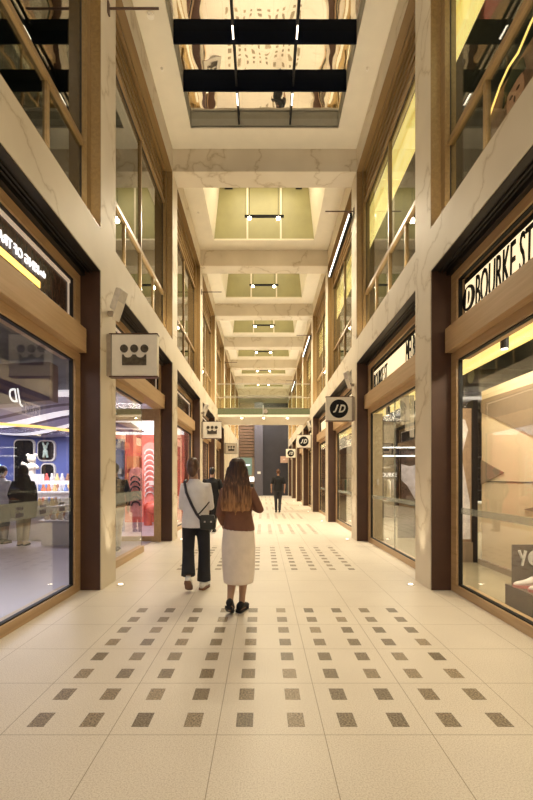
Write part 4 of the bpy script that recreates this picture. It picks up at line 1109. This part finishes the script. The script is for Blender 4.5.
def hair_mat():
    m, nt, bs = newmat('ombre_hair'); tc = N(nt, 'ShaderNodeTexCoord'); sp = N(nt, 'ShaderNodeSeparateXYZ'); nt.links.new(tc.outputs['Object'], sp.inputs[0])
    mp = N(nt, 'ShaderNodeMapping'); mp.inputs['Scale'].default_value = (60, 60, 2.2); nt.links.new(tc.outputs['Object'], mp.inputs[0])
    no = N(nt, 'ShaderNodeTexNoise'); no.inputs['Scale'].default_value = 1; no.inputs['Detail'].default_value = 3; nt.links.new(mp.outputs[0], no.inputs['Vector'])
    mr = N(nt, 'ShaderNodeMapRange'); mr.inputs[1].default_value = 1.05; mr.inputs[2].default_value = 1.55; mr.inputs[3].default_value = .72; mr.inputs[4].default_value = 0
    nt.links.new(sp.outputs[2], mr.inputs[0])
    ad = N(nt, 'ShaderNodeMath', operation='ADD'); sub = N(nt, 'ShaderNodeMath', operation='MULTIPLY_ADD'); sub.inputs[1].default_value = 1.1; sub.inputs[2].default_value = -.5
    nt.links.new(no.outputs[0], sub.inputs[0]); nt.links.new(mr.outputs[0], ad.inputs[0]); nt.links.new(sub.outputs[0], ad.inputs[1])
    r = ramp(nt, [(0, (.025, .011, .007)), (.35, (.09, .036, .016)), (.75, (.42, .21, .085))]); nt.links.new(ad.outputs[0], r.inputs[0]); nt.links.new(r.outputs[0], bs.inputs['Base Color'])
    bs.inputs['Roughness'].default_value = .55
    bp = N(nt, 'ShaderNodeBump'); bp.inputs['Strength'].default_value = .5; bp.inputs['Distance'].default_value = .01; nt.links.new(no.outputs[0], bp.inputs['Height']); nt.links.new(bp.outputs[0], bs.inputs['Normal'])
    return m
wear(rB, 'hair', b, hair_mat(), .007)
shoes(rB, J, 'black', 'black', .92)

# --- person in white shirt, dark wide trousers, cross-body bag (A)
J = dict(head=(-.035, .0, 1.575), neck=(-.02, -.01, 1.425), chest=(-.005, -.0, 1.24), pelvis=(.0, 0, .93),
    shl=(-.145, 0, 1.325), ell=(-.175, .02, 1.07), wrl=(-.15, .20, 1.0),
    shr=(.145, 0, 1.325), elr=(.18, .03, 1.07), wrr=(.14, .20, 1.02),
    hpl=(-.088, 0, .89), knl=(-.095, -.01, .50), anl=(-.065, -.18, .20), tol=(-.065, -.09, .05), hel=(-.065, -.23, .16),
    hpr=(.088, 0, .89), knr=(.105, .03, .48), anr=(.10, .02, .085), tor=(.13, .17, .035))
J['her'] = (.085, -.035, .036)
rA = person('person in a white shirt and wide black trousers with a cross-body bag', (-.865, 5.50, 0), 0, J, SKIN)
b = MB(); torso_cloth(b, J, hem=.80, extra=.016, loose=.012); sleeve(b, J, 'l', 1.1, .062, .060); sleeve(b, J, 'r', 1.1, .062, .060)
wear(rA, 'shirt', b, cloth('white_shirt', (.76, .74, .76), .8, .08), .011)
b = MB(); trousers(b, J, [.090, .086, .076, .080, .090], .95)
wear(rA, 'trousers', b, cloth('black_trousers', (.016, .016, .022)), .011)
shoes(rA, J, 'white', 'shoebrown', 1.0)
b = MB(); hx, hy, hz = J['head']
b.ball((hx, hy-.012, hz+.02), (.084, .100, .106), 18, 12); b.ball((hx, hy-.05, hz-.02), (.075, .06, .10)); b.ball((hx+.005, hy-.085, hz-.06), (.05, .04, .075))
b.tube([(hx, hy-.08, hz-.05), (hx+.005, hy-.10, hz-.13)], [.03, .012])
wear(rA, 'hair', b, plain('brown_hair_tied', (.10, .05, .028), .4, vary=.4, scale=6, stretch=(8, 8, 1), bump=.4), .008)
# bag (carried: a thing of its own)
bx, by = -.865, 5.50
bg = thing('shoulder_bag', 'small black cross-body bag on the hip of the white shirted walker', 'bag', (bx+.165, by-.02, .80))
q = MB(); q.loft([(bx+.165, by-.1, .78, .085, .03), (bx+.165, by-.1, .80, .10, .04), (bx+.165, by-.1, .90, .105, .045), (bx+.165, by-.1, .965, .085, .03)], 20, p=4)
q.build('body', plain('black_leather', (.02, .022, .02), .35), bg, sm=False, bevel=.006)
q = MB(); q.box(bx+.075, bx+.255, by-.155, by-.143, .875, .96); q.build('flap', plain('black_leather_flap', (.03, .033, .03), .3), bg)
for dx in (-.03, .05): MB().box(bx+.165+dx-.01, bx+.165+dx+.01, by-.162, by-.154, .875, .895).build('buckle', 'steel', bg)
st = MB(); pts = [(-.13, .03, 1.405), (-.135, -.06, 1.385), (-.10, -.125, 1.25), (-.03, -.15, 1.10), (.035, -.155, .98), (.085, -.15, .915)]
st.tube([(bx+a, by+b_, c) for a, b_, c in pts], .017, 8, flat=1)
st.build('strap', plain('black_strap', (.02, .016, .028), .5), bg)
st = MB(); st.tube([(bx+.185, by-.10, 1.13), (bx+.15, by-.148, 1.08), (bx+.08, by-.152, 1.0), (bx+.045, by-.15, .97)], .008, 6)
st.build('strap', 'black', bg)

# --- standing/walking helpers for the others
def walker(label, loc, rot, H, top, bottom, hairm, skin, shoe_m, long_sleeve, st=.0, voxel=.012, hood=False, wide=0.0, shortz=None, shirt_hem=.86):
    k = H/1.72
    def S(p): return (p[0]*k, p[1]*k, p[2]*k)
    J = dict(head=(0, 0, 1.60), neck=(0, -.015, 1.45), chest=(0, -.005, 1.26), pelvis=(0, 0, .94),
        shl=(-.165-wide, 0, 1.345), ell=(-.24-wide, -.03, 1.10), wrl=(-.235-wide, .09, .88),
        shr=(.165+wide, 0, 1.345), elr=(.24+wide, -.05, 1.10), wrr=(.225+wide, .02, .87),
        hpl=(-.09, 0, .90), knl=(-.085, .02+st*.4, .50), anl=(-.07, st, .09), tol=(-.08, st+.15, .035), hpr=(.09, 0, .90), knr=(.07, .03-st*.1, .50), anr=(.05, -st*.9, .09+st*.15), tor=(.055, -st*.9+.14, .035))
    J['hel'] = (-.07, st-.05, .036); J['her'] = (.05, -st*.9-.05, .036+st*.2)
    J = {a: S(v) for a, v in J.items()}
    r = person(label, loc, rot, J, skin, voxel)
    b = MB(); torso_cloth(b, J, hem=shirt_hem*k, extra=.02+wide*.6, loose=.01)
    for q in 'lr': sleeve(b, J, q, 1.9 if long_sleeve else .9, .060+wide*.3, .045)
    wear(r, 'top', b, top, .014)
    b = MB(); trousers(b, J, [.092, .085, .068, .062, .056], .97); wear(r, 'trousers', b, bottom, .014)
    shoes(r, J, shoe_m[0], shoe_m[1])
    b = MB(); hx, hy, hz = J['head']
    if hood:
        b.ball((hx, hy-.02, hz+.015), (.105, .12, .135), 18, 12); b.ball((hx, hy-.05, hz-.12), (.15, .12, .09))
        b.loft([(0, 0, .60*k, .25, .18), (0, 0, .9*k, .285, .19), (0, -.01, 1.2*k, .26, .17), (0, -.015, 1.38*k, .17, .14), (0, -.02, 1.5*k, .12, .125)], 24)
        wear(r, 'hood', b, top, .012)
    else:
        b.ball((hx, hy-.012, hz+.025), (.082, .098, .10), 18, 12); b.ball((hx, hy-.045, hz-.02), (.07, .06, .07))
        wear(r, 'hair', b, hairm, .01)
    return r, J
BK = cloth('black_top', (.012, .012, .014)); GR = cloth('charcoal_trousers', (.035, .034, .038)); HB = plain('dark_hair', (.02, .014, .012), .5); HR = plain('auburn_hair', (.13, .05, .02), .5)
walker('distant person in a black t-shirt and dark trousers near the far end', (.63, 17.8, 0), 0, 1.85, BK, GR, HR, SKIN, ('black', 'white'), False, .09, wide=.02)
walker('person in black half hidden behind the white shirted walker', (-1.37, 11.5, 0), 0, 1.74, BK, BK, HB, SKIN, ('black', 'black'), True, .05, wide=.03)
walker('person in a black hooded coat at the counter inside the left shop', (-5.08, 9.05, .012), .1, 1.68, cloth('black_coat', (.012, .014, .016)), cloth('khaki_trousers', (.30, .26, .16)), HB, SKIN, ('tan', 'black'), True, 0, hood=True, wide=.02, shirt_hem=.60)
walker('person in a white shirt beside the hooded shopper in the left shop', (-6.05, 9.9-.25, .012) if False else (-5.66, 9.3, .012), -.3, 1.70, cloth('white_top', (.7, .68, .68)), cloth('navy_trousers', (.03, .035, .06)), HB, SKIN, ('black', 'black'), True, 0)
walker('added figure in a dark navy jacket, for a reflection in the left entry glass', (-2.86, 8.35-.1, .012), .2, 1.72, cloth('navy_jacket', (.015, .02, .04)), cloth('pale_trousers', (.30, .29, .24)), HB, SKIN, ('black', 'white'), True, 0, wide=.02)  # solid figure added for what is mostly a reflection in the glass
